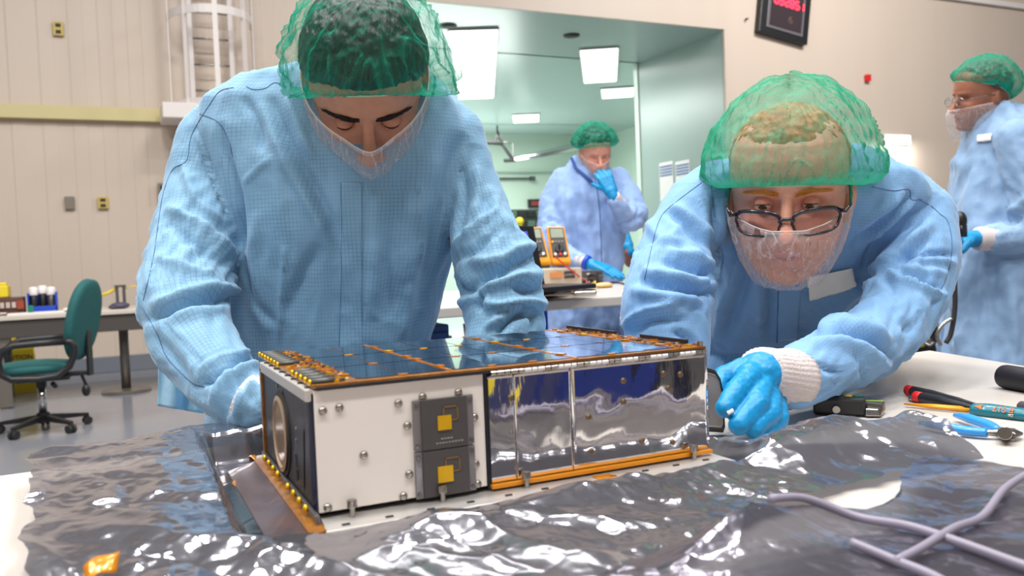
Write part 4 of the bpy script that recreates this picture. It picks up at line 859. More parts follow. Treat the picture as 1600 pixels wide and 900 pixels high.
def mk(name, v, F, mats, parent, smooth=True, uv=None, col=None, **kw):
    off = root_loc(parent); me = bpy.data.meshes.new(name); me.from_pydata((v-off).tolist(), [], F)
    if uv is not None:
        l = me.uv_layers.new(name='grid'); l.data.foreach_set('uv', np.asarray(uv, float).ravel())
    if col is not None:
        c = me.color_attributes.new('tint', 'FLOAT_COLOR', 'POINT'); c.data.foreach_set('color', np.c_[col, np.ones(len(v))].ravel())
    return link(name, me, mats, parent, smooth=smooth, **kw)
def segdist(P, A, B):
    AB = B-A; t = np.clip(((P-A)@AB)/max(AB@AB, 1e-12), 0, 1); D = P-(A+t[:, None]*AB); return np.linalg.norm(D, axis=1), t
def polyd(P2, L):   # pixel-space distance to a polyline: distance, along (0..1), side
    L = np.array(L, float); S = np.r_[0, np.cumsum(np.linalg.norm(np.diff(L, axis=0), axis=1))]
    best = np.full(len(P2), 1e9); al = np.zeros(len(P2)); sd = np.zeros(len(P2))
    for i in range(len(L)-1):
        A, B = L[i], L[i+1]; d, t = segdist(P2, A, B); AB = B-A; cr = AB[0]*(P2[:, 1]-A[1])-AB[1]*(P2[:, 0]-A[0])
        m = d < best; best[m] = d[m]; al[m] = (S[i]+t[m]*(S[i+1]-S[i]))/S[-1]; sd[m] = np.sign(cr[m])
    return best, al, sd
# ---- materials
def gown_mat(name, col, line, grid=.0058, amt=.55, sheen=.3):
    m = bpy.data.materials.new(name); m.use_nodes = True; nt = m.node_tree; p = nt.nodes['Principled BSDF']; L = nt.links
    p.inputs['Roughness'].default_value = .72; p.inputs['Specular IOR Level'].default_value = .3
    p.inputs['Sheen Weight'].default_value = sheen; p.inputs['Sheen Roughness'].default_value = .4
    uv = nd(nt, 'ShaderNodeUVMap'); uv.uv_map = 'grid'; sx = nd(nt, 'ShaderNodeSeparateXYZ'); L.new(uv.outputs[0], sx.inputs[0]); outs = []
    for k in (0, 1):
        a = nd(nt, 'ShaderNodeMath', operation='MULTIPLY'); a.inputs[1].default_value = 1/grid; L.new(sx.outputs[k], a.inputs[0])
        f = nd(nt, 'ShaderNodeMath', operation='PINGPONG'); f.inputs[1].default_value = .5; L.new(a.outputs[0], f.inputs[0])
        r = nd(nt, 'ShaderNodeMapRange', inp={'From Min': .035, 'From Max': .11, 'To Min': 1., 'To Max': 0.}); L.new(f.outputs[0], r.inputs[0]); outs.append(r)
    mx = nd(nt, 'ShaderNodeMath', operation='MAXIMUM'); L.new(outs[0].outputs[0], mx.inputs[0]); L.new(outs[1].outputs[0], mx.inputs[1])
    tc = nd(nt, 'ShaderNodeTexCoord'); n = nd(nt, 'ShaderNodeTexNoise', inp={'Scale': 22., 'Detail': 4.}); L.new(tc.outputs['Object'], n.inputs['Vector'])
    r2 = nd(nt, 'ShaderNodeMapRange', inp={'From Min': .3, 'From Max': .75, 'To Min': .25*amt, 'To Max': amt}); L.new(n.outputs[0], r2.inputs[0])
    mm = nd(nt, 'ShaderNodeMath', operation='MULTIPLY'); L.new(mx.outputs[0], mm.inputs[0]); L.new(r2.outputs[0], mm.inputs[1])
    c = nd(nt, 'ShaderNodeMix', data_type='RGBA'); c.inputs[6].default_value = col; c.inputs[7].default_value = line; L.new(mm.outputs[0], c.inputs[0]); L.new(c.outputs[2], p.inputs['Base Color'])
    b1 = nd(nt, 'ShaderNodeTexNoise', inp={'Scale': 55., 'Detail': 5., 'Roughness': .6}); L.new(tc.outputs['Object'], b1.inputs['Vector'])
    bp = nd(nt, 'ShaderNodeBump', inp={'Strength': .55, 'Distance': .0022}); L.new(b1.outputs[0], bp.inputs['Height']); L.new(bp.outputs[0], p.inputs['Normal'])
    return m
G_COL = srgb(146, 192, 226)
GOWN1 = gown_mat('gown_fabric', srgb(130, 173, 204), srgb(44, 80, 118), .0056, .50)
GOWN2 = gown_mat('gown_fabric_fine', srgb(126, 170, 214), srgb(74, 114, 170), .0042, .45)
GOWN3 = gown_mat('gown_fabric_plain', srgb(138, 166, 214), srgb(110, 140, 190), .005, .2)
GOWN4 = gown_mat('gown_fabric_grey', srgb(136, 166, 200), srgb(110, 140, 180), .005, .2)
def skin_mat(name, col):
    m = bpy.data.materials.new(name); m.use_nodes = True; nt = m.node_tree; p = nt.nodes['Principled BSDF']; L = nt.links
    p.inputs['Roughness'].default_value = .48; p.inputs['Specular IOR Level'].default_value = .4
    p.inputs['Subsurface Weight'].default_value = .12; p.inputs['Subsurface Radius'].default_value = (.9, .35, .2); p.inputs['Subsurface Scale'].default_value = .006
    at = nd(nt, 'ShaderNodeVertexColor'); at.layer_name = 'tint'; tc = nd(nt, 'ShaderNodeTexCoord')
    n = nd(nt, 'ShaderNodeTexNoise', inp={'Scale': 90., 'Detail': 4.}); L.new(tc.outputs['Object'], n.inputs['Vector'])
    r = nd(nt, 'ShaderNodeMapRange', inp={'From Min': .3, 'From Max': .7, 'To Min': .93, 'To Max': 1.06}); L.new(n.outputs[0], r.inputs[0])
    x = nd(nt, 'ShaderNodeVectorMath', operation='SCALE'); L.new(r.outputs[0], x.inputs['Scale'])
    y = nd(nt, 'ShaderNodeVectorMath', operation='MULTIPLY'); y.inputs[0].default_value = col[:3]; L.new(at.outputs[0], y.inputs[1]); L.new(y.outputs[0], x.inputs[0]); L.new(x.outputs[0], p.inputs['Base Color'])
    n2 = nd(nt, 'ShaderNodeTexNoise', inp={'Scale': 700., 'Detail': 2.}); L.new(tc.outputs['Object'], n2.inputs['Vector'])
    b = nd(nt, 'ShaderNodeBump', inp={'Strength': .25, 'Distance': .0006}); L.new(n2.outputs[0], b.inputs['Height']); L.new(b.outputs[0], p.inputs['Normal']); return m
def veil_mat(name, col, a0, fib, fscale=220., edge=.5):
    """sheer non-woven: transparent film with a felt of denser fibres, denser where it folds (tint attribute) or is seen edge on"""
    m = bpy.data.materials.new(name); m.use_nodes = True; nt = m.node_tree; L = nt.links; out = nt.nodes['Material Output']; p = nt.nodes['Principled BSDF']
    p.inputs['Base Color'].default_value = col; p.inputs['Roughness'].default_value = .6; p.inputs['Specular IOR Level'].default_value = .25
    tl = nd(nt, 'ShaderNodeBsdfTranslucent', inp={'Color': col}); ad = nd(nt, 'ShaderNodeMixShader', inp={0: .35}); L.new(p.outputs[0], ad.inputs[1]); L.new(tl.outputs[0], ad.inputs[2])
    tp_ = nd(nt, 'ShaderNodeBsdfTransparent'); mx = nd(nt, 'ShaderNodeMixShader')
    at = nd(nt, 'ShaderNodeVertexColor'); at.layer_name = 'tint'; sp = nd(nt, 'ShaderNodeSeparateColor'); L.new(at.outputs[0], sp.inputs[0])
    tc = nd(nt, 'ShaderNodeTexCoord'); acc = None
    for k, (st, rot) in enumerate((((1, .12, .5), (0, 0, .5)), ((.15, 1, .6), (.6, .3, 0)), ((.7, .5, .1), (1.1, 0, 1.9)))):
        mp = nd(nt, 'ShaderNodeMapping'); mp.inputs['Scale'].default_value = st; mp.inputs['Rotation'].default_value = rot; L.new(tc.outputs['Object'], mp.inputs[0])
        n = nd(nt, 'ShaderNodeTexNoise', inp={'Scale': fscale*(1+.3*k), 'Detail': 2., 'Distortion': 1.2}); L.new(mp.outputs[0], n.inputs['Vector'])
        s = nd(nt, 'ShaderNodeMath', operation='SUBTRACT'); s.inputs[1].default_value = .5; L.new(n.outputs[0], s.inputs[0])
        ab = nd(nt, 'ShaderNodeMath', operation='ABSOLUTE'); L.new(s.outputs[0], ab.inputs[0])
        r = nd(nt, 'ShaderNodeMapRange', inp={'From Min': .0, 'From Max': .035, 'To Min': 1., 'To Max': 0.}); L.new(ab.outputs[0], r.inputs[0])
        if acc is None: acc = r.outputs[0]
        else: q = nd(nt, 'ShaderNodeMath', operation='MAXIMUM'); L.new(acc, q.inputs[0]); L.new(r.outputs[0], q.inputs[1]); acc = q.outputs[0]
    f = nd(nt, 'ShaderNodeMath', operation='MULTIPLY_ADD'); f.inputs[1].default_value = fib; f.inputs[2].default_value = a0; L.new(acc, f.inputs[0])
    lw = nd(nt, 'ShaderNodeLayerWeight', inp={'Blend': .25}); g = nd(nt, 'ShaderNodeMath', operation='MULTIPLY_ADD'); g.inputs[1].default_value = edge; L.new(lw.outputs['Facing'], g.inputs[0]); L.new(f.outputs[0], g.inputs[2])
    h = nd(nt, 'ShaderNodeMath', operation='ADD', use_clamp=True); L.new(g.outputs[0], h.inputs[0]); L.new(sp.outputs[0], h.inputs[1])
    L.new(h.outputs[0], mx.inputs[0]); L.new(tp_.outputs[0], mx.inputs[1]); L.new(ad.outputs[0], mx.inputs[2]); L.new(mx.outputs[0], out.inputs[0]); return m
NET = veil_mat('green_net', srgb(20, 176, 142), .07, .15, 360, .42)
NET2 = veil_mat('green_net_pale', srgb(60, 180, 142), .22, .16, 330, .42)
VEIL = veil_mat('white_veil', srgb(238, 230, 230), .15, .10, 330, .50)
NETB = veil_mat('green_net_back', srgb(16, 160, 128), .26, .15, 150, .4)
ELAST = mat('pale_elastic', srgb(176, 206, 170), .6); ELASTW = mat('white_elastic', srgb(232, 216, 206), .6)
KNIT = mat('knit_cuff', srgb(206, 196, 196), .85, bump=.9, bscale=420, stretch=(1, 1, 1), var=.06, vscale=300)
# ---- head in its own frame: x to the viewer's right, -y forward, z up, origin between the eyes
HZ = np.array([-.121, -.117, -.108, -.095, -.08, -.06, -.04, -.02, 0, .02, .04, .06, .08, .10, .112, .120])
HW = np.array([.006, .026, .038, .047, .054, .062, .068, .0715, .0735, .0755, .0765, .075, .070, .057, .038, .004])
HF = np.array([.058, .078, .089, .092, .092, .092, .090, .087, .088, .092, .093, .089, .079, .059, .036, .004])
HB = np.array([.0, .03, .045, .055, .066, .078, .088, .095, .099, .102, .103, .100, .092, .071, .046, .004])
def head_geo(voxel=.0022, broad=1., jaw=1., neck=((0, .03, -.05), (0, .05, -.12), (0, .075, -.20))):
    b = MB(); zz = np.linspace(HZ[0], HZ[-1], 60); rings = []
    for z in zz:
        w, f, k = np.interp(z, HZ, HW)*broad, np.interp(z, HZ, HF), np.interp(z, HZ, HB)
        if z < -.02: w *= 1+(jaw-1)*min(1, (-.02-z)/.05)
        a = np.arange(56)*2*PI/56; c_, s_ = np.cos(a), np.sin(a); e = 2/2.25
        x = w*np.sign(c_)*np.abs(c_)**e; y = np.where(s_ < 0, f, k)*np.sign(s_)*np.abs(s_)**e
        rings.append(np.stack([x, y, np.full(56, z)], 1))
    b.loft(rings)
    b.capsules([((0, -.086, .012), .0085), ((0, -.101, -.018), .0088), ((0, -.113, -.038), .0110)], 16)
    for s in (-1, 1):
        b.ball((s*.0125, -.101, -.044), (.0078, .0105, .0075), 12, 8)
        b.ball((s*.074*broad, .008, -.014), (.007, .018, .031), 14, 10, [[.92, -.38*s, 0], [.38*s, .92, 0], [0, 0, 1]])
        b.ball((s*.080*broad, .018, -.006), (.004, .015, .026), 14, 10, [[.85, -.5*s, 0], [.5*s, .85, 0], [0, 0, 1]])
    b.capsules([(neck[0], .056), (neck[1], .056), (neck[2], .064)], 24)
    v, F = remesh(b, voxel, 5)
    def br(c, s, d, sym=True):
        for sx in ((-1, 1) if sym and c[0] else (1,)):
            cc = np.array(c)*V(sx, 1, 1); dd = np.array(d)*V(sx, 1, 1); q = (v-cc)/np.array(s); w = np.exp(-(q*q).sum(1)); v[:] += w[:, None]*dd
    br((.031, -.088, -.001), (.016, .03, .011), (0, .013, 0)); br((.028, -.094, .019), (.024, .03, .008), (0, -.0045, 0)); br((0, -.09, .012), (.010, .03, .010), (0, .002, 0), False)
    br((.046, -.070, -.030), (.018, .03, .014), (.003, -.004, 0)); br((.018, -.09, -.058), (.010, .02, .014), (0, -.002, 0))
    br((0, -.094, -.0665), (.020, .02, .0042), (0, -.0042, -.0008), False); br((0, -.094, -.0785), (.017, .02, .0055), (0, -.0052, 0), False); br((0, -.094, -.0725), (.024, .02, .0022), (0, .0044, 0), False)
    br((0, -.094, -.090), (.024, .02, .006), (0, .0030, 0), False); br((0, -.09, -.106), (.018, .02, .012), (0, -.0055, 0), False); br((.0055, -.109, -.0485), (.0028, .006, .003), (0, .001, .004))
    br((.024, -.093, -.050), (.004, .02, .012), (0, .0016, 0)); br((.0255, -.093, -.0725), (.004, .02, .005), (0, .003, 0))
    return v, F
def head_tint(v, lip=(.95, .62, .62), beard=0, beardcol=(1, .8, .5)):
    c = np.ones((len(v), 3)); x, y, z = v.T; fr = 1/(1+np.exp((y+.05)/.008))
    def ap(w, col): w = np.clip(w, 0, 1)[:, None]; c[:] = c*(1-w)+np.array(col)*w
    def g(cx, cz, sx, sz): return np.exp(-((np.abs(x)-cx)/sx)**2-((z-cz)/sz)**2)*fr
    ap(g(.042, -.032, .02, .018)*.45, (1.12, .80, .76)); ap(np.exp(-(x/.014)**2-((z+.040)/.014)**2)*fr*.35, (1.12, .74, .70))
    if beard: ap(np.clip((-.045-z)/.015, 0, 1)*np.clip((.03-y)/.03, 0, 1)*beard, beardcol)
    ap(np.exp(-(x/.021)**4-((z+.0722)/.0095)**4)*fr*1.1, lip); ap(np.exp(-(x/.022)**4-((z+.0722)/.0016)**2)*fr*.7, (.45, .25, .25))
    ap(g(.031, .0, .017, .009)*.4, (.80, .62, .58)); return c
def pose_fit(L3, L2, d0, yaw=0, pitch=0, roll=0, it=60, dw=3.):
    L3 = np.array(L3); L2 = np.array(L2, float); c = L2.mean(0)
    B0 = np.stack([CR, CF, CU], 1)       # local x->CR, y->CF (so -y faces the camera), z->CU
    def Rm(p):
        a, b, g = p; Rz = np.array([[math.cos(a), -math.sin(a), 0], [math.sin(a), math.cos(a), 0], [0, 0, 1]]); Rx = np.array([[1, 0, 0], [0, math.cos(b), -math.sin(b)], [0, math.sin(b), math.cos(b)]]); Ry = np.array([[math.cos(g), 0, math.sin(g)], [0, 1, 0], [-math.sin(g), 0, math.cos(g)]])
        return B0@Ry@Rx@Rz
    p = np.array([yaw, pitch, roll, c[0], c[1], d0]); p0 = p.copy()
    def res(p):
        R_ = Rm(p[:3]); T = PD(*p[3:]); q = pj(L3@R_.T+T)[:, :2]; return np.r_[(q-L2).ravel(), (p[5]-d0)*dw*100, (p[:3]-p0[:3])*12]
    for _ in range(it):
        r = res(p); J = np.stack([(res(p+e)-r)/1e-4 for e in np.eye(6)*1e-4], 1); p = p-np.linalg.solve(J.T@J+1e-6*np.eye(6), J.T@r)
    return Rm(p[:3]), PD(*p[3:]), p, res(p)
def pose(px, py, d, yaw, pitch, roll):
    a, b, g = np.radians([yaw, pitch, roll]); B0 = np.stack([CR, CF, CU], 1)
    Rz = np.array([[math.cos(a), -math.sin(a), 0], [math.sin(a), math.cos(a), 0], [0, 0, 1]]); Rx = np.array([[1, 0, 0], [0, math.cos(b), -math.sin(b)], [0, math.sin(b), math.cos(b)]]); Ry = np.array([[math.cos(g), 0, math.sin(g)], [0, 1, 0], [-math.sin(g), 0, math.cos(g)]])
    return B0@Ry@Rx@Rz, PD(px, py, d)
def band_loop(fr, sd, bk, n): # elevation angle of the cap's rim by azimuth (0 = front)
    a = np.arange(n)*2*PI/n; w = (1+np.cos(a))/2
    return a, np.where(w > .5, sd+(fr-sd)*((w-.5)*2)**1.3, sd+(bk-sd)*((.5-w)*2)**1.0)
def ell_r(d, A, Bf, Bb, C, c0):
    y = np.where(d[..., 1] < 0, d[..., 1]/Bf, d[..., 1]/Bb); return 1/np.sqrt((d[..., 0]/A)**2+y**2+(d[..., 2]/C)**2)
def cap_geo(c0, rad, fr, sd, bk, bulge, pleats, pamp, n=280, m=70, seed=0, sag=None, lump=.006, ph=0, rimband=.4, sides=.1):
    a, e0 = band_loop(fr, sd, bk, n); t = np.linspace(0, 1, m)[:, None]; e = e0[None]+(PI/2-e0[None])*t; A = np.repeat(a[None], m, 0)
    d = np.stack([np.sin(A)*np.cos(e), -np.cos(A)*np.cos(e), np.sin(e)], -1)
    r = ell_r(d, *rad, c0); T = np.repeat(t, n, 1)
    bl = bulge(A)*np.clip(T*6, 0, 1)**.6*(.35+.65*np.clip(1.25-T, 0, 1)**.8)
    f = d.reshape(-1, 3); nz = fbm(f*4.5+seed, 3).reshape(m, n)
    pn = pnoise(np.stack([np.cos(A).ravel()*2.2, np.sin(A).ravel()*2.2, T.ravel()*1.1], 1)+seed+9).reshape(m, n)
    pl = np.abs(((A*pleats/(2*PI)+pn*1.6) % 1)*2-1); env = np.clip(1-T*1.9, 0, 1)**1.2*(T > 0)*np.clip(T*20, 0, 1)
    pl2 = np.abs(((A*pleats*.23/(2*PI)+pn*1.5+ph) % 1)*2-1)
    env2 = np.clip(1.15-T, 0, 1)**.7*np.clip(T*12, 0, 1)
    R = r+bl+nz*lump*np.clip(T*5, 0, 1)+pamp*(pl-.5)*env+pamp*1.2*np.exp(-(pl2/.10)**2)*env2
    P = np.array(c0)+d*R[..., None]
    rim = np.array(c0)+d*(r+.002)[..., None]; P[0] = rim[0]
    if sag is not None: P = P+sag[None, None]*(bulge(A)*np.clip(T*5, 0, 1)*np.clip(1-T, 0, 1))[..., None]*8
    fold = .42*np.exp(-((pl-0)/.16)**2)*np.clip(1-T*1.7, 0, 1)+sides*np.sin(A)**2*np.clip(1-T*2.4, 0, 1)+.50*np.exp(-(pl2/.045)**2)*env2*.8+rimband*np.clip(1-T*9, 0, 1)
    wr = np.exp(-(np.abs(pnoise(np.stack([A.ravel()*3.2, T.ravel()*2.2, A.ravel()*0+seed], 1)))/.03)**2).reshape(m, n)*.22; fold = fold+wr
    return P, np.clip(fold, 0, 1)
def grid_faces(m, n, wrap=True): return [(i*n+j, i*n+(j+1) % n, (i+1)*n+(j+1) % n, (i+1)*n+j) for i in range(m-1) for j in range(n if wrap else n-1)]
def rest(v):   # cloth and gloves lie on the table top instead of sinking into it
    r = np.ones(len(v), bool)
    for (x0, y0), (x1, y1) in zip(poly, poly[1:]+poly[:1]): r &= ((x1-x0)*(v[:, 1]-y0)-(y1-y0)*(v[:, 0]-x0)) > 0
    k = r & (v[:, 2] < TZ+.0025) & (v[:, 2] > .87); v[k, 2] = TZ+.0025; return v
def bvh_of(v, F): return BVHTree.FromPolygons([tuple(x) for x in v], F)
def snap(bvh, px, py):
    d = unit(ray(px, py)); h = bvh.ray_cast(Vector(CP), Vector(d)); return (np.array(h[0]), np.array(h[1])) if h[0] is not None else (None, None)
def on_surface(bvh, pts, off, step=4.):
    L = np.array(pts, float); S = np.r_[0, np.cumsum(np.linalg.norm(np.diff(L, axis=0), axis=1))]; n = max(3, int(S[-1]/step)); out = []
    for s in np.linspace(0, S[-1], n):
        p, nr = snap(bvh, np.interp(s, S, L[:, 0]), np.interp(s, S, L[:, 1]))
        if p is not None:
            if (p-CP)@nr > 0: nr = -nr
            q = p+nr*off
            if not out or np.linalg.norm(q-out[-1]) < .035: out.append(q)
    return out
def seam(bvh, pts, parent, r=.0005, m=None, name='seam', off=.0003):
    P = on_surface(bvh, catmull2(pts), off)
    if len(P) > 2: b = MB(); b.tube(P, r, 6); obj(name, b, m or MT['seam'], parent, smooth=True)
def catmull2(P): return [p[:2] for p in catmull([(x, y, 0) for x, y in P], 8)]
def grid_uv(o):
    me = o.data; n = len(me.vertices); v = np.zeros(n*3); me.vertices.foreach_get('co', v); v = v.reshape(-1, 3); li = np.zeros(len(me.loops), int); me.loops.foreach_get('vertex_index', li)
    l = me.uv_layers.new(name='grid'); l.data.foreach_set('uv', np.stack([v@HR, v[:, 2]], 1)[li].ravel())
def patch(bvh, quad, nu, nv, off, parent, name, m, thick=.0008, curve=0):
    q = [np.array(p, float) for p in quad]; g = np.zeros((nv, nu, 3)); last = None
    for i in range(nv):
        for j in range(nu):
            a, c_ = j/(nu-1), i/(nv-1); s = (q[0]*(1-a)+q[1]*a)*(1-c_)+(q[3]*(1-a)+q[2]*a)*c_; p, nr = snap(bvh, *s)
            if p is None: p, nr = last
            if (p-CP)@nr > 0: nr = -nr
            last = (p, nr); g[i, j] = p+nr*off
    b = MB(); b.grid(g); o = obj(name, b, m, parent, smooth=True, solid=thick, recalc=True)
    grid_uv(o); return o
# ---- gown
def wring(x, y, z, w, th, rot=0., n=48, e=2.5):
    a = np.arange(n)*2*PI/n; cs, sn = np.cos(a), np.sin(a); r_ = V(math.cos(rot), math.sin(rot), 0); f_ = V(-math.sin(rot), math.cos(rot), 0)
    return V(x, y, z)+(w*np.sign(cs)*np.abs(cs)**(2/e))[:, None]*r_+(th*np.sign(sn)*np.abs(sn)**(2/e))[:, None]*f_
HR = unit(V(CR[0], CR[1], 0)); HFW = unit(V(CF[0], CF[1], 0))
def torso_ring(xl, xr, y, d, th, n=48, e=2.5, right=None, fwd=None, yt=0):
    right = CR if right is None else right; fwd = CF if fwd is None else fwd
    c = PD((xl+xr)/2, y, d); w = (xr-xl)/2*d/FPX; a = np.arange(n)*2*PI/n; cs, sn = np.cos(a), np.sin(a)
    return c+(w*np.sign(cs)*np.abs(cs)**(2/e))[:, None]*right+(th*np.sign(sn)*np.abs(sn)**(2/e))[:, None]*fwd+(yt*sn)[:, None]*CU
def limb(pts): return [(PD(x, y, d), r*d/FPX) for x, y, d, r in pts]
def gown(name, rings, arms, voxel, m, parent, strokes=(), amp=(1, 1), smooth=5, seed=0, dens=1., vis=True, extra=None):
    b = MB(); b.loft(rings)
    for A in arms: b.capsules(A, 28)
    if extra: extra(b)
    v, F = remesh(b, voxel, smooth)
    cen = np.array([r.mean(0) for r in rings]); rt = max(np.linalg.norm(r-r.mean(0), axis=1).min() for r in rings)
    D = []; info = []
    best = np.full(len(v), 1e9); tor_s = np.zeros(len(v)); L0 = 0
    for i in range(len(cen)-1):
        d, t = segdist(v, cen[i], cen[i+1]); l = np.linalg.norm(cen[i+1]-cen[i]); k = d < best; best[k] = d[k]; tor_s[k] = L0+t[k]*l; L0 += l
    right = unit(rings[3][0]-rings[3][len(rings[3])//2])
    rel = (v-cen[np.argmin(np.linalg.norm(v[:, None]-cen[None], axis=2), 1)])
    halfw = np.array([np.linalg.norm(r[0]-r.mean(0)) for r in rings]); hw = np.interp(v[:, 2], np.sort([c[2] for c in cen]), halfw[np.argsort([c[2] for c in cen])])
    th = np.array([np.linalg.norm(r[len(r)//4]-r.mean(0)) for r in rings]); tw = np.interp(v[:, 2], np.sort([c[2] for c in cen]), th[np.argsort([c[2] for c in cen])])
    fw = unit(np.cross(V(0, 0, 1), right)); e = np.sqrt(((rel@right)/hw)**2+((rel@fw)/tw)**2); D.append(e)
    uvs = [np.stack([np.arctan2(rel@right, -(rel@fw))*np.mean(hw)*.8, v[:, 2]], 1)]
    ang = [None]
    for A in arms:
        bd = np.full(len(v), 1e9); s_ = np.zeros(len(v)); th_ = np.zeros(len(v)); l0 = 0; up = None; rm = np.mean([r for _, r in A])
        for (p, r0), (q, r1) in zip(A, A[1:]):
            d, t = segdist(v, p, q); rr = r0+(r1-r0)*t; ax = unit(q-p); l = np.linalg.norm(q-p)
            if up is None: up = unit(np.cross(ax, CF))
            a1 = unit(up-ax*(up@ax)); up = a1; a2 = np.cross(ax, a1); k = d/rr < bd; bd[k] = (d/rr)[k]; w = v-p; s_[k] = l0+t[k]*l; th_[k] = np.arctan2((w@a2)[k], (w@a1)[k]); l0 += l
        D.append(bd); uvs.append(np.stack([th_*rm, s_], 1)); ang.append((s_/l0, th_, l0))
    D = np.array(D); reg = np.argmin(D, 0); N = normals(v, F)
    # cloth relief
    disp = np.zeros(len(v)); tr = reg == 0
    x = v@right; Pt = np.stack([x*17, (v@fw)*17, v[:, 2]*4.2], 1)+seed; w_ = pnoise(v*6+seed)[:, None]*.5
    disp[tr] += (amp[0]*(.0075*fbm(Pt*V(.62, .62, .8)+w_, 2)+.0022*ridged(v*V(20, 20, 9)+seed+4, 2)-.0006))[tr]
    for i, A in enumerate(arms):
        k = reg == i+1; s_, th_, l0 = ang[i+1]; sk = s_*l0
        Pa = np.stack([np.cos(th_)*1.3, np.sin(th_)*1.3, sk*17+2.2*np.sin(th_+seed)], 1)+seed+i*7
        mid = np.exp(-((s_-.52)/.22)**2)+.6*np.exp(-((s_-1)/.12)**2)
        disp[k] += (amp[1]*((.0018+.0052*mid)*ridged(Pa, 2)+.0010*ridged(v*24+seed, 2)-.0015))[k]
    px = pj(v); vis_ = (N*(v-CP)).sum(1) < 0
    for rg, L, w, a, kind in strokes:
        L = catmull2(L); L = L[::3]+[L[-1]]; w = w*1.12
        dd, al, sd = polyd(px[:, :2], L); k = (dd < w*4) & vis_
        if rg is not None: k &= np.isin(reg, rg)
        tap = np.clip(np.minimum(al, 1-al)*5, 0, 1)**.7
        if kind == 'g': h = np.exp(-(dd/w)**2)
        elif kind == 'c': h = np.exp(-dd/w)-.35*np.exp(-(dd/(2.2*w))**2)   # sharp crease
        else: h = (1/(1+np.exp(-sd*dd/w*2.2))-.5)*np.exp(-(dd/(3.2*w))**2)*2  # step: side below the stroke raised
        disp[k] += (16*math.tanh(2.2*a/16)*.001*h*tap)[k]
    v2 = rest(v+N*disp[:, None])
    fi = np.concatenate([np.array(f) for f in F]); fr_ = np.repeat(np.array([reg[f[0]] for f in F]), [len(f) for f in F])
    U = np.stack(uvs)[fr_, fi]
    # unwrap jumps in the angle coordinate
    st = np.cumsum([0]+[len(f) for f in F[:-1]]); base = np.repeat(U[st, 0], [len(f) for f in F])
    per = np.array([2*PI*np.mean(hw)*.8]+[2*PI*np.mean([r for _, r in A]) for A in arms])[fr_]
    U[:, 0] -= np.round((U[:, 0]-base)/per)*per
    o = mk(name, v2, F, m, parent, uv=U); return o, bvh_of(v2, F), (v2, F, reg)
def hand(chains, palm, voxel, m, parent, name='glove', smooth=3, extra=None):
    b = MB()
    for c in chains: b.capsules(c, 16)
    for c in palm: b.capsules(c, 18)
    if extra: extra(b)
    v, F = remesh(b, voxel, smooth); N = normals(v, F); v = v+N*(.0006*ridged(v*70, 2)-.0003+.0004*pnoise(v*160))[:, None]; v = rest(v)
    return mk(name, v, F, m, parent)
def legs(cx, cy, parent, right, fwd, zt=.5, shoe=True):
    TR = bpy.data.materials.get('navy_trousers') or mat('navy_trousers', srgb(52, 60, 80), .8); BT = bpy.data.materials.get('white_boot') or mat('white_boot', srgb(196, 206, 214), .6)
    for s in (-1, 1):
        c = V(cx, cy, 0)+right*.11*s
        b = MB(); b.capsules([(c+V(0, 0, .62), .085), (c+V(0, 0, .45), .062), (c+V(0, 0, .12), .048)], 18); obj('trouser_leg', b, TR, parent, smooth=True)
        b = MB(); b.capsules([(c+V(0, 0, .30), .060), (c+V(0, 0, .06), .055)], 18); b.loft([[c+right*x*(1-.25*max(t, 0))+fwd*(-t*.16-.02)+V(0, 0, z*(1-.45*max(t, 0))) for x, z in ((-.05, 0), (.05, 0), (.05, .07), (.025, .10), (-.025, .10), (-.05, .07))] for t in (-.45, 0, .5, 1)])
        v, F = remesh(b, .009, 3); v[:, 2] -= v[:, 2].min()-.001; mk('boot', v, F, BT, parent)
def eyes(R_, T, parent, look, lid_up, iris, skin, lash, sc_=1., tint=(1, 1, 1)):
    W_ = lambda p: np.asarray(p)@R_.T*sc_+T
    for s in (-1, 1):
        c = V(s*.031, -.0765, 0); look_ = unit(look)
        b = MB(); b.ball(c, .0120, 24, 16); v = W_(b.v[0]); o = mk('eyeball', v, b.f, mat_eye, parent)
        ax = look_; b = MB(); b.lathe(c+ax*.01045, [(.0060, 0), (.0056, .0010), (.0030, .0017), (.0005, .0020)], 20, axis=ax); ir = mk('iris', W_(b.v[0]), b.f, iris, o)
        b = MB(); b.lathe(c+ax*.0122, [(.0026, 0), (.0020, .0007), (.0003, .0009)], 14, axis=ax); mk('pupil', W_(b.v[0]), b.f, MT['black_gloss'], o)
        for nm, e0, e1 in (('upper_eyelid', lid_up, 80), ('lower_eyelid', -80, -26)):
            g = np.zeros((9, 25, 3)); n_ = 25
            for i in range(9):
                for j in range(n_):
                    az = math.radians(-78+156*j/(n_-1)); cv = math.cos(az*1.02)
                    lo = e0*cv-4*(1-cv) if nm[0] == 'u' else e0; hi = e1 if nm[0] == 'u' else e1*cv-6*(1-cv)
                    el = math.radians(lo+(hi-lo)*i/8); g[i, j] = c+.0131*V(math.sin(az)*math.cos(el), -math.cos(az)*math.cos(el), math.sin(el))
            b = MB(); b.grid(g); ob = mk(nm, W_(b.v[0]), b.f, skin, parent, col=np.ones((len(b.v[0]), 3))*np.array(tint), solid=.0012)
            if nm[0] == 'u':
                row = W_(g[0]); b = MB(); b.tube(list(row[5:-5]+(R_@V(0, -1, -.2))*.0004), .00045 if lash < 2 else .0006, 6); obj('lash_line', b, LASH, ob)
mat_eye = mat('eye_white', srgb(215, 208, 204), .15, coat=.5); LASH = mat('lash', srgb(30, 22, 20), .7)
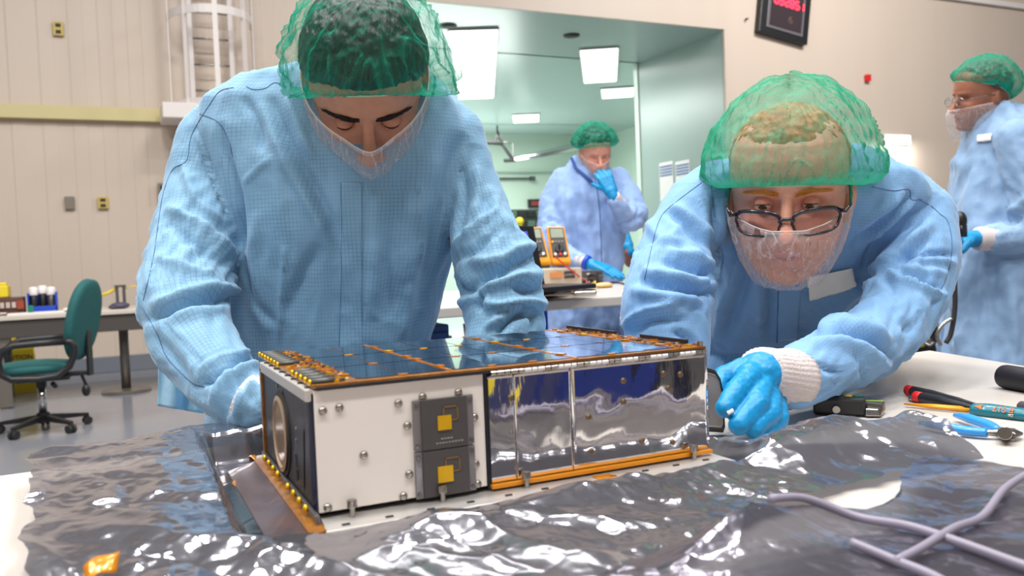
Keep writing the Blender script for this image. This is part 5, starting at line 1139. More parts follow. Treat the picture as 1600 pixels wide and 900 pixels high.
def hairs(bvh, parent, R_, T, segs, n, m, ln=.008, r=.00035, seed=1, name='eyebrow', off=.0004, droop=.1):
    """short hairs rooted on the head: segs = [(x,z) local polyline, half width]"""
    rs = np.random.RandomState(seed); b = MB(); L = np.array(segs[0], float); hw = segs[1]; S = np.linspace(0, 1, len(L))
    for i in range(n):
        u = rs.rand()**.9; x, z = np.interp(u, S, L[:, 0]), np.interp(u, S, L[:, 1]); w = hw*(1-.55*u); o_ = rs.uniform(-1, 1); z += o_*w
        h = bvh.ray_cast(Vector(V(x, -.2, z)), Vector((0, 1, 0)))
        if h[0] is None: continue
        p = np.array(h[0]); nr = np.array(h[1]); sgn = np.sign(L[-1, 0]-L[0, 0]); d = unit(V(sgn*(.75+.3*u), 0, .55*(1-u)-o_*.35-.1)+rs.normal(size=3)*.15); d = unit(d-nr*(d@nr)+nr*.28)
        l = ln*rs.uniform(.6, 1.1); q0 = p+nr*off; q1 = q0+d*l*.5+nr*.0004; q2 = q0+d*l
        b.tube([q0@R_.T+T, q1@R_.T+T, q2@R_.T+T], [r, r*.8, r*.2], 4, cap=False)
    obj(name, b, m, parent)
# ------------------------------------------------------------------ LEFT TECHNICIAN
SK1 = skin_mat('tan_skin', srgb(196, 138, 108)); SK2 = skin_mat('fair_skin', srgb(222, 160, 138)); SK3 = skin_mat('brown_skin', srgb(160, 104, 80))
HAIR1 = mat('black_hair', srgb(30, 26, 27), .45, bump=.9, bscale=260, var=.4, vscale=120, stretch=(1, .25, .3)); HAIR2 = mat('ginger_hair', srgb(176, 112, 62), .5, bump=.9, bscale=260, var=.3, vscale=120, stretch=(1, .25, .3)); HAIR3 = mat('grey_hair', srgb(92, 80, 76), .5, bump=.9, bscale=200, var=.3, vscale=90)
BROW1 = mat('dark_brow', srgb(36, 24, 20), .6); BROW2 = mat('ginger_brow', srgb(206, 136, 50), .6)
def W_head(R_, T, P): return np.asarray(P)@R_.T+T
NB = ((0, .035, -.045), (0, .09, -.085), (0, .15, -.115))
def make_head(person, R_, T, skin, tintkw, broad=1., jaw=1., voxel=.0022, neck=((0, .03, -.05), (0, .05, -.12), (0, .075, -.20))):
    v, F = head_geo(voxel, broad, jaw, neck); bl = bvh_of(v, F); c = head_tint(v, **tintkw)
    N = normals(v, F); v2 = v+N*(.00025*fbm(v*160, 2))[:, None]
    mk('head', W_head(R_, T, v2), F, skin, person, col=c); return bl
def hair_shell(person, R_, T, m, c0, rad, fr, sd, bk, thick, seed, lump=.005):
    P, _ = cap_geo(c0, rad, fr, sd, bk, lambda A: thick+0*A, 1, 0, n=160, m=50, seed=seed, lump=lump)
    f = P.reshape(-1, 3); d = unit_rows(f-np.array(c0)); P = (f+d*(.0016*ridged(f*V(110, 45, 60), 2))[:, None])
    mk('hair', W_head(R_, T, P), grid_faces(50, 160), m, person)
def unit_rows(a): return a/(np.linalg.norm(a, axis=1)[:, None]+1e-12)
def make_cap(person, R_, T, m, c0, rad, fr, sd, bk, bulge, pleats, pamp, seed, sag=None, lump=.006, n=300, mm=80, band=.0014, rimband=.4, sides=.1):
    P, fold = cap_geo(c0, rad, fr, sd, bk, bulge, pleats, pamp, n=n, m=mm, seed=seed, sag=sag, lump=lump, rimband=rimband, sides=sides)
    col = np.repeat(fold.reshape(-1)[:, None], 3, 1); o = mk('hair_net', W_head(R_, T, P.reshape(-1, 3)), grid_faces(mm, n), m, person, col=col)
    rim = W_head(R_, T, P[0]); b = MB(); b.tube(list(rim)+[rim[0]], band, 8, cap=False); obj('elastic_band', b, ELAST, o, smooth=True); return o, P
def make_veil(person, R_, T, ztop, zside, yf, seed, width=.082, zb=-.136, chin=(.046, .078), folds=11, elastic=True, amax=98, name='beard_cover', zdip=0, nosek=.014, boost=1.):
    n, m = 220, 110; al = np.radians(np.linspace(-amax, amax, n)); V_ = np.linspace(0, 1, m)[:, None]; A = np.repeat(al[None], m, 0)
    s = np.abs(A)/math.radians(amax); zt = ztop+(zside-ztop)*s**1.35+zdip*np.exp(-(A/.22)**2)
    z = zt+(zb-zt)*V_**.95; q = V_**1.8; w = width*(1-q)+chin[0]*q; f = yf*(1-q)+chin[1]*q+.010*np.sin(PI*V_)
    nose = nosek*np.exp(-(A/.30)**2)*np.exp(-((V_-.12)/.26)**2)
    x = w*np.sin(A); y = -(f+nose)*np.cos(A)-.004
    F3 = np.stack([np.sin(A).ravel()*2.5, V_.repeat(n, 1).ravel()*1.4, A.ravel()*2], 1)+seed
    nz = ridged(F3*1.4, 2).reshape(m, n); fine = ridged(F3*4+9, 2).reshape(m, n); R = 1+(.018*nz+.010*fine)*np.clip(V_*7, 0.1, 1)
    zz = z+.003*pnoise(F3*3).reshape(m, n)*np.clip(V_*7, .15, 1)
    P = np.stack([x*R, y*R+.0, zz], -1)
    ph = pnoise(F3*1.7+5).reshape(m, n)*.9; pl = np.abs(((A/(2*math.radians(amax))*folds+ph+V_*.6) % 1)*2-1); ln = np.abs(pnoise(F3*2.1+20)).reshape(m, n); l2 = np.abs(pnoise(F3*V(5, 2.2, 2)+31)).reshape(m, n)
    fold = .08*(boost-1)+.34*boost*np.exp(-(pl/(.06*boost))**2)*np.clip(1-V_*1.1, 0, 1)+.40*np.exp(-(ln/.016)**2)+.18*np.exp(-(l2/.012)**2)+.30*(V_ < .035)+.25*s**5
    col = np.repeat(np.clip(fold, 0, 1).reshape(-1)[:, None], 3, 1); b = [tuple(f) for f in grid_faces(m, n, False)]
    o = mk(name, W_head(R_, T, P.reshape(-1, 3)), b, VEIL, person, col=col)
    if elastic: rim = W_head(R_, T, P[0]); bb = MB(); bb.tube(list(rim), .0009, 8); obj('elastic_edge', bb, ELASTW, o, smooth=True)
    return o, P
def report(tag_, p, r): print('FIT', tag_, np.round(np.degrees(p[:3]), 1), np.round(p[3:], 2), 'res', np.abs(r[:-4]).max().round(1))

c = PD(520, 560, 1.30)
PA = thing('person', (c[0], c[1], 0), 'technician in blue checked gown and green hair net bending over the satellite, at the left', 'person')
rings = [torso_ring(505, 640, 92, 1.26, .055), torso_ring(440, 672, 112, 1.275, .075), torso_ring(372, 694, 132, 1.28, .095), torso_ring(325, 722, 168, 1.285, .115), torso_ring(318, 738, 215, 1.285, .125), torso_ring(335, 734, 270, 1.285, .13), torso_ring(352, 722, 340, 1.29, .13),
         torso_ring(362, 706, 410, 1.30, .128), torso_ring(364, 686, 470, 1.31, .125), torso_ring(358, 668, 540, 1.32, .125), torso_ring(342, 668, 620, 1.33, .13), torso_ring(320, 680, 760, 1.35, .14), torso_ring(300, 700, 930, 1.38, .16), torso_ring(280, 710, 1120, 1.40, .175), torso_ring(272, 715, 1230, 1.40, .18)]
armA = limb([(368, 185, 1.285, 54), (338, 225, 1.28, 60), (318, 300, 1.26, 60), (300, 390, 1.20, 63), (286, 470, 1.13, 66), (300, 532, 1.08, 62), (345, 590, 1.02, 56), (382, 628, .975, 44), (398, 640, .96, 38)])
armB = limb([(672, 190, 1.285, 52), (702, 222, 1.28, 56), (733, 285, 1.27, 46), (750, 345, 1.24, 48), (772, 408, 1.20, 60), (784, 455, 1.17, 62), (790, 505, 1.15, 62), (770, 575, 1.12, 52), (750, 605, 1.11, 42)])
S = [
 (None, [(345, 190), (352, 240), (370, 300), (374, 350), (372, 405)], 6, -9, 'g'),
 ([1], [(258, 325), (300, 345), (345, 385), (368, 405)], 7, 7, 'g'), ([1], [(262, 350), (300, 378), (350, 418)], 7, -7, 'g'), ([1], [(240, 400), (290, 420), (345, 440)], 7, 4, 'g'),
 ([1], [(310, 205), (332, 265), (355, 330)], 6, 6, 'g'), ([1], [(325, 210), (350, 270), (370, 330)], 5, -7, 'g'), ([1], [(285, 250), (305, 310), (345, 350)], 6, 4, 'g'),
 ([1], [(372, 470), (345, 469), (310, 472), (275, 482), (225, 503)], 5, -11, 'g'), ([1], [(372, 452), (335, 452), (295, 460), (240, 482)], 7, 6, 'g'), ([1], [(350, 482), (300, 492), (262, 502)], 7, 4, 'g'),
 ([1], [(358, 428), (368, 440), (362, 462)], 8, 7, 'g'), ([1], [(252, 492), (290, 530), (330, 568)], 3, 3.5, 'c'), ([1], [(240, 520), (275, 570), (300, 610)], 8, -4, 'g'),
 ([1], [(405, 556), (378, 566), (345, 588), (300, 606)], 5, -7, 'g'), ([1], [(404, 568), (372, 580), (350, 600), (335, 640)], 5, 6, 'g'), ([1], [(395, 585), (370, 600), (358, 625), (352, 655)], 5, -7, 'g'), ([1], [(400, 600), (380, 622), (372, 655)], 5, 5, 'g'), ([1], [(395, 552), (350, 560), (310, 582)], 6, 4, 'g'),
 ([0], [(432, 245), (405, 262), (380, 288)], 4, 3, 'c'), ([0], [(424, 150), (445, 205), (470, 260), (497, 310), (520, 360), (532, 410)], 8, -8, 'g'), ([0], [(408, 160), (432, 220), (462, 280), (498, 345), (515, 400)], 8, 5, 'g'), ([0], [(448, 150), (468, 200), (490, 250)], 6, 5, 'g'), ([0], [(380, 150), (400, 190), (410, 240)], 7, -4, 'g'),
 ([0], [(447, 380), (444, 430), (438, 500), (434, 540)], 5, 5, 'c'), ([0], [(500, 380), (470, 440), (450, 500)], 10, -4, 'g'), ([0], [(400, 330), (395, 400), (402, 470), (420, 520)], 9, 4, 'g'), ([0], [(378, 400), (400, 470), (432, 510)], 7, -5, 'g'),
 ([0], [(656, 220), (656, 300), (658, 380), (664, 430)], 5, 4, 'c'), ([0], [(722, 210), (706, 260), (692, 320), (672, 400), (650, 480)], 12, -8, 'g'), ([0], [(738, 240), (722, 300), (706, 370), (700, 400)], 6, 6, 'g'), ([0], [(625, 250), (622, 330), (610, 420), (605, 500)], 10, -3.5, 'g'), ([0], [(590, 300), (585, 400), (582, 500)], 9, 3, 'g'), ([0], [(640, 440), (630, 500), (622, 540)], 8, 3, 'g'),
 ([2], [(712, 388), (742, 358), (775, 330)], 5, 6, 'g'), ([2], [(712, 408), (745, 388), (785, 352)], 6, -6, 'g'), ([2], [(740, 250), (748, 300), (742, 350)], 6, 4, 'g'), ([2], [(722, 260), (728, 310), (718, 370)], 5, -5, 'g'), ([2], [(762, 290), (778, 330), (800, 365)], 6, 4, 'g'),
 ([2], [(738, 398), (752, 412), (775, 412), (808, 394), (838, 386)], 8, 9, 'g'), ([2], [(715, 470), (745, 450), (770, 434), (800, 414), (842, 400)], 7, -14, 'g'), ([2], [(706, 486), (735, 462), (770, 446), (805, 436), (848, 428)], 8, 12, 'g'),
 ([2], [(803, 438), (812, 450), (832, 453), (850, 452)], 6, -12, 'g'), ([2], [(742, 452), (752, 468), (746, 486)], 5, -7, 'g'), ([2], [(752, 468), (775, 479), (812, 474), (855, 476)], 7, 9, 'g'), ([2], [(775, 492), (810, 488), (850, 492)], 6, -7, 'g'), ([2], [(772, 524), (795, 502), (828, 486)], 4, -9, 'g'), ([2], [(760, 516), (785, 494), (815, 483)], 5, 6, 'g'), ([2], [(705, 430), (722, 450), (740, 462)], 6, -5, 'g'), ([2], [(832, 490), (834, 505), (832, 520)], 4, -5, 'g'),
]
gA, bA, _ = gown('gown', rings, [armA, armB], .0046, GOWN1, PA, S, amp=(1, .7), seed=2)
for L in ([(365, 137), (345, 142), (330, 160), (300, 210), (292, 250), (270, 265), (256, 300), (248, 345), (240, 400), (224, 470)], [(448, 137), (430, 129), (415, 138), (396, 140), (385, 135)], [(312, 178), (340, 190), (356, 215), (364, 245)], [(222, 480), (245, 520), (262, 560), (300, 598), (320, 605)]):
    seam(bA, L, gA)
patch(bA, [(533, 285), (566, 285), (566, 560), (530, 560)], 12, 70, .0010, gA, 'placket', GOWN1, .0006)
for L in ([(533, 285), (534, 400), (530, 556)],): seam(bA, L, gA, .0009, MT['seam'])
# gown tail behind the elbow
b = MB(); g = np.zeros((14, 20, 3))
for i in range(14):
    for j in range(20):
        u, w = j/19, i/13; x = 247+70*u; y = 572+w*(62+12*u); g[i, j] = PD(x, y, 1.40-.02*math.sin(u*3)+.012*math.sin(u*11+w))
b.grid(g); obj('gown_tail', b, gown_mat('gown_tail_fabric', srgb(150, 198, 226), srgb(120, 160, 200), .006, .1), PA, smooth=True, solid=.002)
legs(*(PD(500, 560, 1.40)[:2]), PA, HR, HFW)
# cuffs, gloved hands reaching behind the satellite
def cuff(parent, p, q, r0, r1, m=None, name='knit_cuff', ribs=34):
    d = unit(q-p); u_ = unit(np.cross(d, V(0, 0, 1))); w_ = np.cross(d, u_); n = ribs*4; a = np.arange(n)*2*PI/n; rings = []
    for t_ in np.linspace(0, 1, 9):
        r = (r0+(r1-r0)*t_)*(1+.02*math.sin(t_*9))+.0005*np.cos(a*ribs); rings.append(p+(q-p)*t_+(r*np.cos(a))[:, None]*u_+(r*np.sin(a)*.92)[:, None]*w_)
    b = MB(); b.loft(rings); obj(name, b, m or KNIT, parent, smooth=True)
cuff(PA, PD(385, 628, .975), PD(438, 647, .967), .036, .029)
cuff(PA, PD(752, 603, 1.11), PD(728, 620, 1.087), .036, .028)
def simple_hand(wrist, tip, up, parent, size=1., name='glove', m=None, spread=1., curl=.35, voxel=.0022, thumb=1):
    d = unit(tip-wrist); up = unit(up-d*(up@d)); sd = np.cross(d, up); s = size; K = wrist+d*.085*s; ch = []
    for i, (o_, L_) in enumerate(((-.030, .068), (-.010, .078), (.011, .073), (.030, .056))):
        b0 = K+sd*o_*s*1.0-d*(.004*abs(i-1))*s; d1 = unit(d*math.cos(curl)+(-up)*math.sin(curl)+sd*o_*2*spread); d2 = unit(d*math.cos(curl*2.4)+(-up)*math.sin(curl*2.4)+sd*o_*spread)
        ch.append([(b0, .0105*s), (b0+d1*L_*.5*s, .0098*s), (b0+d1*L_*.5*s+d2*L_*.5*s, .0084*s)])
    t0 = wrist+d*.03*s-sd*.022*s*thumb; ch.append([(t0, .0135*s), (t0+unit(d*.8-sd*.75*thumb-up*.3)*.04*s, .0118*s), (t0+unit(d*.85-sd*.62*thumb-up*.45)*.072*s, .0096*s)])
    palm = [[(wrist-d*.02*s, .025*s), (wrist+d*.012*s, .024*s)]]+[[(wrist+d*.012*s+sd*q*.5*s, .019*s), (K+sd*q*s, .0128*s)] for q in (-.028, -.010, .010, .028)]
    return hand(ch, palm, voxel, m or MT['glove'], parent, name)
simple_hand(PD(450, 648, .975), V(.16, .335, .972), V(0, 0, 1), PA, thumb=1)
simple_hand(PD(730, 618, 1.09), V(.20, .340, .972), V(0, 0, 1), PA)
# head
L3 = [(-.012, -.092, .020), (.012, -.092, .020), (-.046, -.076, .024), (.046, -.076, .024), (0, -.124, -.040), (0, -.092, -.118), (-.0745, -.0, .045), (.0755, 0, .045)]
L2 = [(559, 191), (586, 193), (508, 172), (640, 181), (573, 236), (562, 281), (474, 130), (660, 140)]
R1, T1 = pose(572, 129, 1.185, 14, 54, 8)
bl = make_head(PA, R1, T1, SK1, dict(), 1.03, 1.04, neck=NB)
eyes(R1, T1, PA, (0, -.75, -.66), -8, mat('brown_iris', srgb(66, 40, 26), .2), SK1, 2, tint=(.92, .82, .8))
for s in (-1, 1): hairs(bl, PA, R1, T1, ([(s*.010, .015), (s*.028, .0200), (s*.053, .016)], .0056), 420, BROW1, .0090, .00045, 5+s)
hair_shell(PA, R1, T1, HAIR1, (0, .008, .035), (.076, .096, .100, .088), .25, -.30, -.50, .0110, 3, .0015)
bulge1 = lambda A: .012+.017*np.abs(np.sin(A))**1.5+.012*(1-np.cos(A))/2+.010*np.clip(np.sin(A), 0, 1)**3
make_cap(PA, R1, T1, NET, (0, .008, .03), (.078, .100, .105, .098), .26, -.42, -.60, bulge1, 40, .0075, 5.3, sag=V(.0, -.10, -.06), lump=.007)
make_veil(PA, R1, T1, -.013, .024, .102, 2.2, width=.087, zb=-.134, chin=(.052, .106), nosek=.020, folds=19, boost=1.5)
# ------------------------------------------------------------------ RIGHT TECHNICIAN
c = V(.98, .70, 0)
PB = thing('person', (c[0], c[1], 0), 'technician with black glasses and green hair net leaning on the table at the right', 'person')
rings = [torso_ring(1180, 1300, 225, 1.32, .06), torso_ring(1130, 1370, 250, 1.33, .085), torso_ring(1095, 1425, 278, 1.345, .11), torso_ring(1082, 1450, 315, 1.365, .13), torso_ring(1085, 1440, 370, 1.40, .14), torso_ring(1092, 1415, 430, 1.45, .145), torso_ring(1090, 1390, 490, 1.53, .145)]+[wring(x_, y_, z_, w_, t_, ro) for x_, y_, z_, w_, t_, ro in ((1.02, .645, .95, .17, .14, -.25), (1.00, .655, .86, .175, .14, -.1), (.99, .67, .72, .185, .155, 0), (.98, .68, .55, .20, .17, 0), (.98, .69, .36, .21, .18, 0))]
armC = limb([(1122, 300, 1.335, 50), (1092, 325, 1.32, 54), (1068, 375, 1.29, 58), (1052, 430, 1.25, 66), (1040, 490, 1.20, 68), (1045, 545, 1.18, 62), (1030, 578, 1.17, 50), (1002, 592, 1.16, 42)])
armD = limb([(1400, 315, 1.355, 58), (1428, 345, 1.34, 62), (1432, 400, 1.30, 63), (1422, 452, 1.25, 57), (1394, 505, 1.19, 50), (1352, 541, 1.14, 51), (1305, 562, 1.085, 53), (1250, 588, 1.035, 47), (1232, 596, 1.02, 44)])
S = [
 ([1], [(1000, 441), (1045, 449), (1085, 456), (1118, 458)], 5, -11, 'g'), ([1], [(1005, 425), (1045, 435), (1085, 440), (1115, 448)], 7, 7, 'g'), ([1], [(985, 455), (1040, 465), (1100, 470)], 7, 5, 'g'),
 ([0, 1], [(1120, 300), (1121, 350), (1120, 400), (1119, 445)], 6, -11, 'g'), ([1], [(1040, 330), (1075, 355), (1112, 392)], 5, -7, 'g'), ([1], [(1050, 320), (1085, 345), (1114, 375)], 6, 5, 'g'), ([1], [(1040, 395), (1080, 400), (1115, 420)], 7, 5, 'g'), ([1], [(1030, 410), (1070, 420), (1112, 432)], 5, -6, 'g'),
 ([1], [(975, 512), (1005, 488), (1060, 476)], 5, 6, 'g'), ([1], [(985, 525), (1020, 502), (1080, 500)], 6, -5, 'g'), ([1], [(1050, 515), (1075, 528), (1092, 545)], 5, -6, 'g'), ([1], [(1010, 340), (1030, 370), (1060, 385)], 7, 3, 'g'),
 ([0], [(1150, 385), (1150, 420), (1135, 460), (1110, 530)], 8, 8, 'g'), ([0], [(1168, 395), (1165, 440), (1150, 480), (1130, 540)], 8, -9, 'g'), ([0], [(1180, 415), (1185, 450), (1190, 510)], 7, 6, 'g'), ([0], [(1200, 430), (1203, 480), (1200, 530)], 7, -6, 'g'), ([0], [(1132, 290), (1128, 350), (1135, 400)], 7, 6, 'g'), ([0], [(1125, 480), (1110, 520), (1105, 560)], 7, -5, 'g'),
 ([0, 2], [(1425, 302), (1390, 330), (1350, 368), (1326, 385)], 6, -9, 'g'), ([0, 2], [(1440, 318), (1400, 345), (1365, 385), (1345, 430)], 6, -9, 'g'), ([0, 2], [(1410, 300), (1370, 330), (1335, 362)], 7, 7, 'g'), ([0, 2], [(1432, 312), (1395, 340), (1355, 378)], 6, 7, 'g'), ([0, 2], [(1460, 345), (1425, 380), (1385, 415), (1345, 438)], 8, 9, 'g'), ([0, 2], [(1452, 372), (1410, 405), (1375, 428), (1335, 446)], 6, -10, 'g'),
 ([2], [(1495, 398), (1450, 396), (1405, 402)], 4, -5, 'g'), ([2], [(1495, 412), (1455, 408), (1415, 412)], 4, 4, 'g'), ([2], [(1480, 430), (1440, 424), (1405, 424)], 5, 4, 'g'), ([2], [(1470, 455), (1430, 440), (1395, 432)], 5, -6, 'g'), ([2], [(1478, 464), (1440, 450), (1400, 434), (1380, 425)], 5, 8, 'g'),
 ([0, 2], [(1380, 428), (1330, 462), (1290, 495), (1252, 525)], 7, 6, 'g'),
 ([0, 2], [(1245, 527), (1290, 519), (1330, 521), (1370, 536), (1398, 566)], 5, -11, 'g'), ([0, 2], [(1260, 514), (1310, 506), (1350, 512), (1392, 535)], 7, 7, 'g'), ([2], [(1260, 540), (1310, 534), (1355, 548), (1390, 580)], 7, 5, 'g'),
 ([2], [(1285, 590), (1322, 583), (1352, 560)], 3, 4, 'c'), ([2], [(1270, 555), (1295, 595), (1312, 618)], 3, 4, 'c'), ([2], [(1330, 545), (1345, 570), (1352, 600)], 4, -3, 'g'), ([2], [(1245, 560), (1280, 575), (1322, 583)], 4, -4, 'g'), ([2], [(1425, 520), (1400, 500), (1395, 480)], 8, -3, 'g'),
]
gB, bB, _ = gown('gown', rings, [armC, armD], .0046, GOWN2, PB, S, amp=(1.1, .75), seed=12)
for L in ([(1108, 278), (1090, 290), (1045, 325), (1030, 345), (1020, 380), (1007, 437)], [(1362, 292), (1395, 298), (1420, 296), (1424, 312), (1440, 312)], [(1436, 312), (1455, 322), (1468, 334), (1480, 345), (1487, 375), (1485, 410), (1476, 440), (1470, 452)], [(1110, 262), (1112, 300), (1117, 340)]):
    seam(bB, L, gB)
seam(bB, [(1216, 452), (1215, 500), (1214, 535)], gB, .0009)
patch(bB, [(1217, 448), (1252, 446), (1246, 530), (1215, 533)], 10, 24, .0010, gB, 'placket', GOWN2, .0006)
patch(bB, [(1261, 430), (1330, 417), (1335, 446), (1264, 467)], 20, 12, .0040, gB, 'white_label', mat('label_paper', srgb(248, 247, 244), .5, bump=.3, bscale=60), .0015)
legs(.98, .70, PB, V(1, 0, 0), V(0, 1, 0))
# cuff and glove of the hand on the satellite's handle
cuff(PB, PD(1238, 592, 1.025), PD(1186, 584, .985), .0390, .0330)
cuff(PB, PD(1004, 591, 1.16), PD(985, 608, 1.15), .033, .027)
simple_hand(PD(987, 606, 1.15), V(.39, .325, .972), V(0, 0, 1), PB)
H = lambda x, y, d: PD(x, y, d)
ch = [[(H(1172, 590, .955), .0135), (H(1150, 612, .925), .0128), (H(1133, 638, .905), .0108)],
      [(H(1190, 600, .962), .0135), (H(1182, 632, .918), .0132), (H(1154, 664, .895), .0112)],
      [(H(1202, 612, .972), .0128), (H(1204, 645, .925), .0122), (H(1178, 670, .902), .0104)],
      [(H(1212, 625, .982), .0115), (H(1218, 655, .940), .0108), (H(1199, 674, .918), .0094)],
      [(H(1160, 580, .985), .0150), (H(1130, 590, .975), .0128), (H(1118, 615, .955), .0105)]]
palm = [[(H(1212, 592, 1.01), .029), (H(1190, 588, .985), .029)], [(H(1190, 588, .985), .026), (H(1170, 588, .962), .0155)], [(H(1192, 592, .985), .026), (H(1188, 602, .965), .0155)], [(H(1200, 598, .990), .026), (H(1202, 614, .975), .0150)], [(H(1205, 600, .995), .025), (H(1211, 626, .985), .0135)], [(H(1185, 585, .99), .026), (H(1160, 580, .985), .016)]]
hand(ch, palm, .0017, MT['glove'], PB, smooth=4)
b = MB(); b.tube([H(1137, 646, .893), H(1146, 641, .893)], .0022, 8); obj('glove_tear_tape', b, MT['white'], PB)
# head
L3 = [(-.031, -.0885, 0), (.031, -.0885, 0), (-.044, -.08, .022), (.044, -.08, .022), (0, -.124, -.040), (0, -.098, -.0725), (0, -.092, -.118), (-.0735, 0, -.03), (.0735, 0, -.03)]
L2 = [(1187, 321), (1254, 319), (1172, 304), (1276, 303), (1236, 372), (1238, 404), (1232, 441), (1147, 360), (1327, 350)]
R2, T2 = pose(1232, 302, 1.25, -20, 16, -5)
bl2 = make_head(PB, R2, T2, SK2, dict(beard=.55, beardcol=(.92, .68, .50), lip=(.86, .52, .52)), 1.08, 1.12, neck=NB)
eyes(R2, T2, PB, (-.12, -.90, -.42), 6, mat('hazel_iris', srgb(92, 62, 36), .2), SK2, 1, tint=(.96, .86, .84))
for s in (-1, 1): hairs(bl2, PB, R2, T2, ([(s*.010, .015), (s*.028, .020), (s*.053, .017)], .0046), 260, BROW2, .0085, .00042, 15+s)
rs = np.random.RandomState(5); b = MB()
for i in range(900):
    x = rs.uniform(-.052, .052); z = rs.uniform(-.118, -.052)
    if abs(x) < .02 and -.084 < z < -.064: continue
    h = bl2.ray_cast(Vector((x, -.2, z)), Vector((0, 1, 0)))
    if h[0] is None: continue
    p0 = np.array(h[0]); nr = np.array(h[1]); d = unit(V(x*3, -.2, -1)+rs.normal(size=3)*.35+nr*.5)
    b.tube([p0@R2.T+T2, (p0+d*.005)@R2.T+T2], [.00030, .0001], 3, cap=False)
obj('beard_stubble', b, BROW2, PB); bpy.data.objects['beard_stubble']['kind'] = 'stuff'
hair_shell(PB, R2, T2, HAIR2, (0, .010, .035), (.078, .096, .102, .090), .46, -.15, -.40, .007, 13, .003)
b = MB()
for s in (-1, 1): b.box(V(0, 0, 0), (0.0001,)*3)
for s in (1,):   # sideburn
    g = []; b = MB(); b.ball(V(s*.0775, -.012, -.018), (.004, .010, .026), 14, 10); mk('sideburn', W_head(R2, T2, b.v[0]), b.f, HAIR2, PB)
bulge2 = lambda A: .012+.026*np.abs(np.sin(A))+.020*(1-np.cos(A))/2+.006*np.clip(np.sin(A), 0, 1)
make_cap(PB, R2, T2, NET2, (0, .008, .03), (.080, .102, .106, .110), -.02, -.24, -.5, bulge2, 48, .0055, 21.7, sag=V(0, 0, -.04), lump=.005, rimband=.55, band=.0010, sides=.40)
make_veil(PB, R2, T2, -.036, .004, .104, 7.9, width=.088, zb=-.120, chin=(.054, .092), folds=9, elastic=True, zdip=.006, boost=1.25)
# glasses (slid down the nose)
GL = thing('spectacles', W_head(R2, T2, V(0, -.115, -.018)), 'dark rectangular spectacles worn low on the nose of the right technician', 'glasses')
FR = mat('dark_frame', srgb(34, 26, 34), .2, coat=.6)
GM = bpy.data.materials.new('lens_glass'); GM.use_nodes = True; nt = GM.node_tree; o_ = nt.nodes['Material Output']; gl = nd(nt, 'ShaderNodeBsdfGlossy', inp={'Roughness': .02}); tr = nd(nt, 'ShaderNodeBsdfTransparent', inp={'Color': (.93, .91, .95, 1)}); fz = nd(nt, 'ShaderNodeFresnel', inp={'IOR': 1.5}); mx = nd(nt, 'ShaderNodeMixShader')
nt.links.new(fz.outputs[0], mx.inputs[0]); nt.links.new(tr.outputs[0], mx.inputs[1]); nt.links.new(gl.outputs[0], mx.inputs[2]); nt.links.new(mx.outputs[0], o_.inputs[0])
GLT = math.radians(-4)
def gp(x, z, y=None, c=0):  # frame plane coordinates -> local head
    yy = -.112+.55*x*x/.07+(z*.16) if y is None else y
    return V(x, yy, -.022+z+.003*math.sin(x*10))
for s in (-1, 1):
    cx_ = s*.0385; pts = []
    for k in range(48):
        a = 2*PI*k/48; c_, s_ = math.cos(a), math.sin(a); x = .0310*np.sign(c_)*abs(c_)**(2/3.4); z = .0165*np.sign(s_)*abs(s_)**(2/2.9); pts.append(gp(cx_+x*(1-.06*(z < 0)), z))
    pts = np.array(pts)@R2.T+T2; b = MB(); b.tube(list(pts)+[pts[0], pts[1]], [.0020+.0009*(math.sin(2*PI*k/48) > .3) for k in range(50)], 8, cap=False); obj('rim', b, FR, GL, smooth=True)
    ctr = pts.mean(0); b = MB(); b.add(np.vstack([pts, ctr]), [(k, (k+1) % 48, 48) for k in range(48)]); obj('lens', b, GM, GL, smooth=True)
    q = [gp(s*.069, .009), gp(s*.0755, .011, -.088), V(s*.082, -.070, -.004), V(s*.0845, .0, .012)]; q = [x@R2.T+T2 for x in q]; b = MB(); b.tube(q, [.0030, .0032, .0026, .0022], 8); obj('temple', b, FR, GL, smooth=True)
    b = MB(); b.ball(gp(s*.0695, .0100)@R2.T+T2-R2@V(0, .003, 0), .0016, 8, 6); obj('hinge_stud', b, MT['steel'], GL)
b = MB(); b.tube([gp(x, z, -.1145)@R2.T+T2 for x, z in ((-.0105, .004), (-.005, .0075), (.005, .0075), (.0105, .004))], [.0022, .0026, .0026, .0022], 10); obj('bridge', b, FR, GL, smooth=True)
# black curved handle held against the satellite end
t = thing('scan_tool', PD(1115, 660, .93), 'grey hand tool with glossy black edge held against the satellite end by the blue glove', 'tool')
def tool_ring(d0, d1, grow): 
    P2 = [(1096, 577), (1106, 575), (1118, 579), (1126, 592), (1130, 612), (1132, 640), (1133, 668), (1130, 676), (1100, 674), (1097, 650), (1099, 610)]
    cx_, cy_ = 1114, 626; return [PD(cx_+(x-cx_)*grow, cy_+(y-cy_)*grow, d) for x, y in P2 for d in (d0,)]
b = MB(); b.loft([tool_ring(.945, 0, .86), tool_ring(.945, 0, 1), tool_ring(.957, 0, 1), tool_ring(.957, 0, .86)]); obj('edge_band', b, MT['black_gloss'], t, smooth=False)
b = MB(); b.loft([tool_ring(.941, 0, .80), tool_ring(.940, 0, .84), tool_ring(.9455, 0, .86)]); obj('face', b, mat('taupe_plastic', srgb(146, 138, 134), .3), t)
b = MB(); b.tube([PD(1101, 600, .938), PD(1103, 625, .938), PD(1101, 645, .938), PD(1106, 652, .938)], .0022, 8); obj('trigger', b, MT['dark'], t, smooth=True)
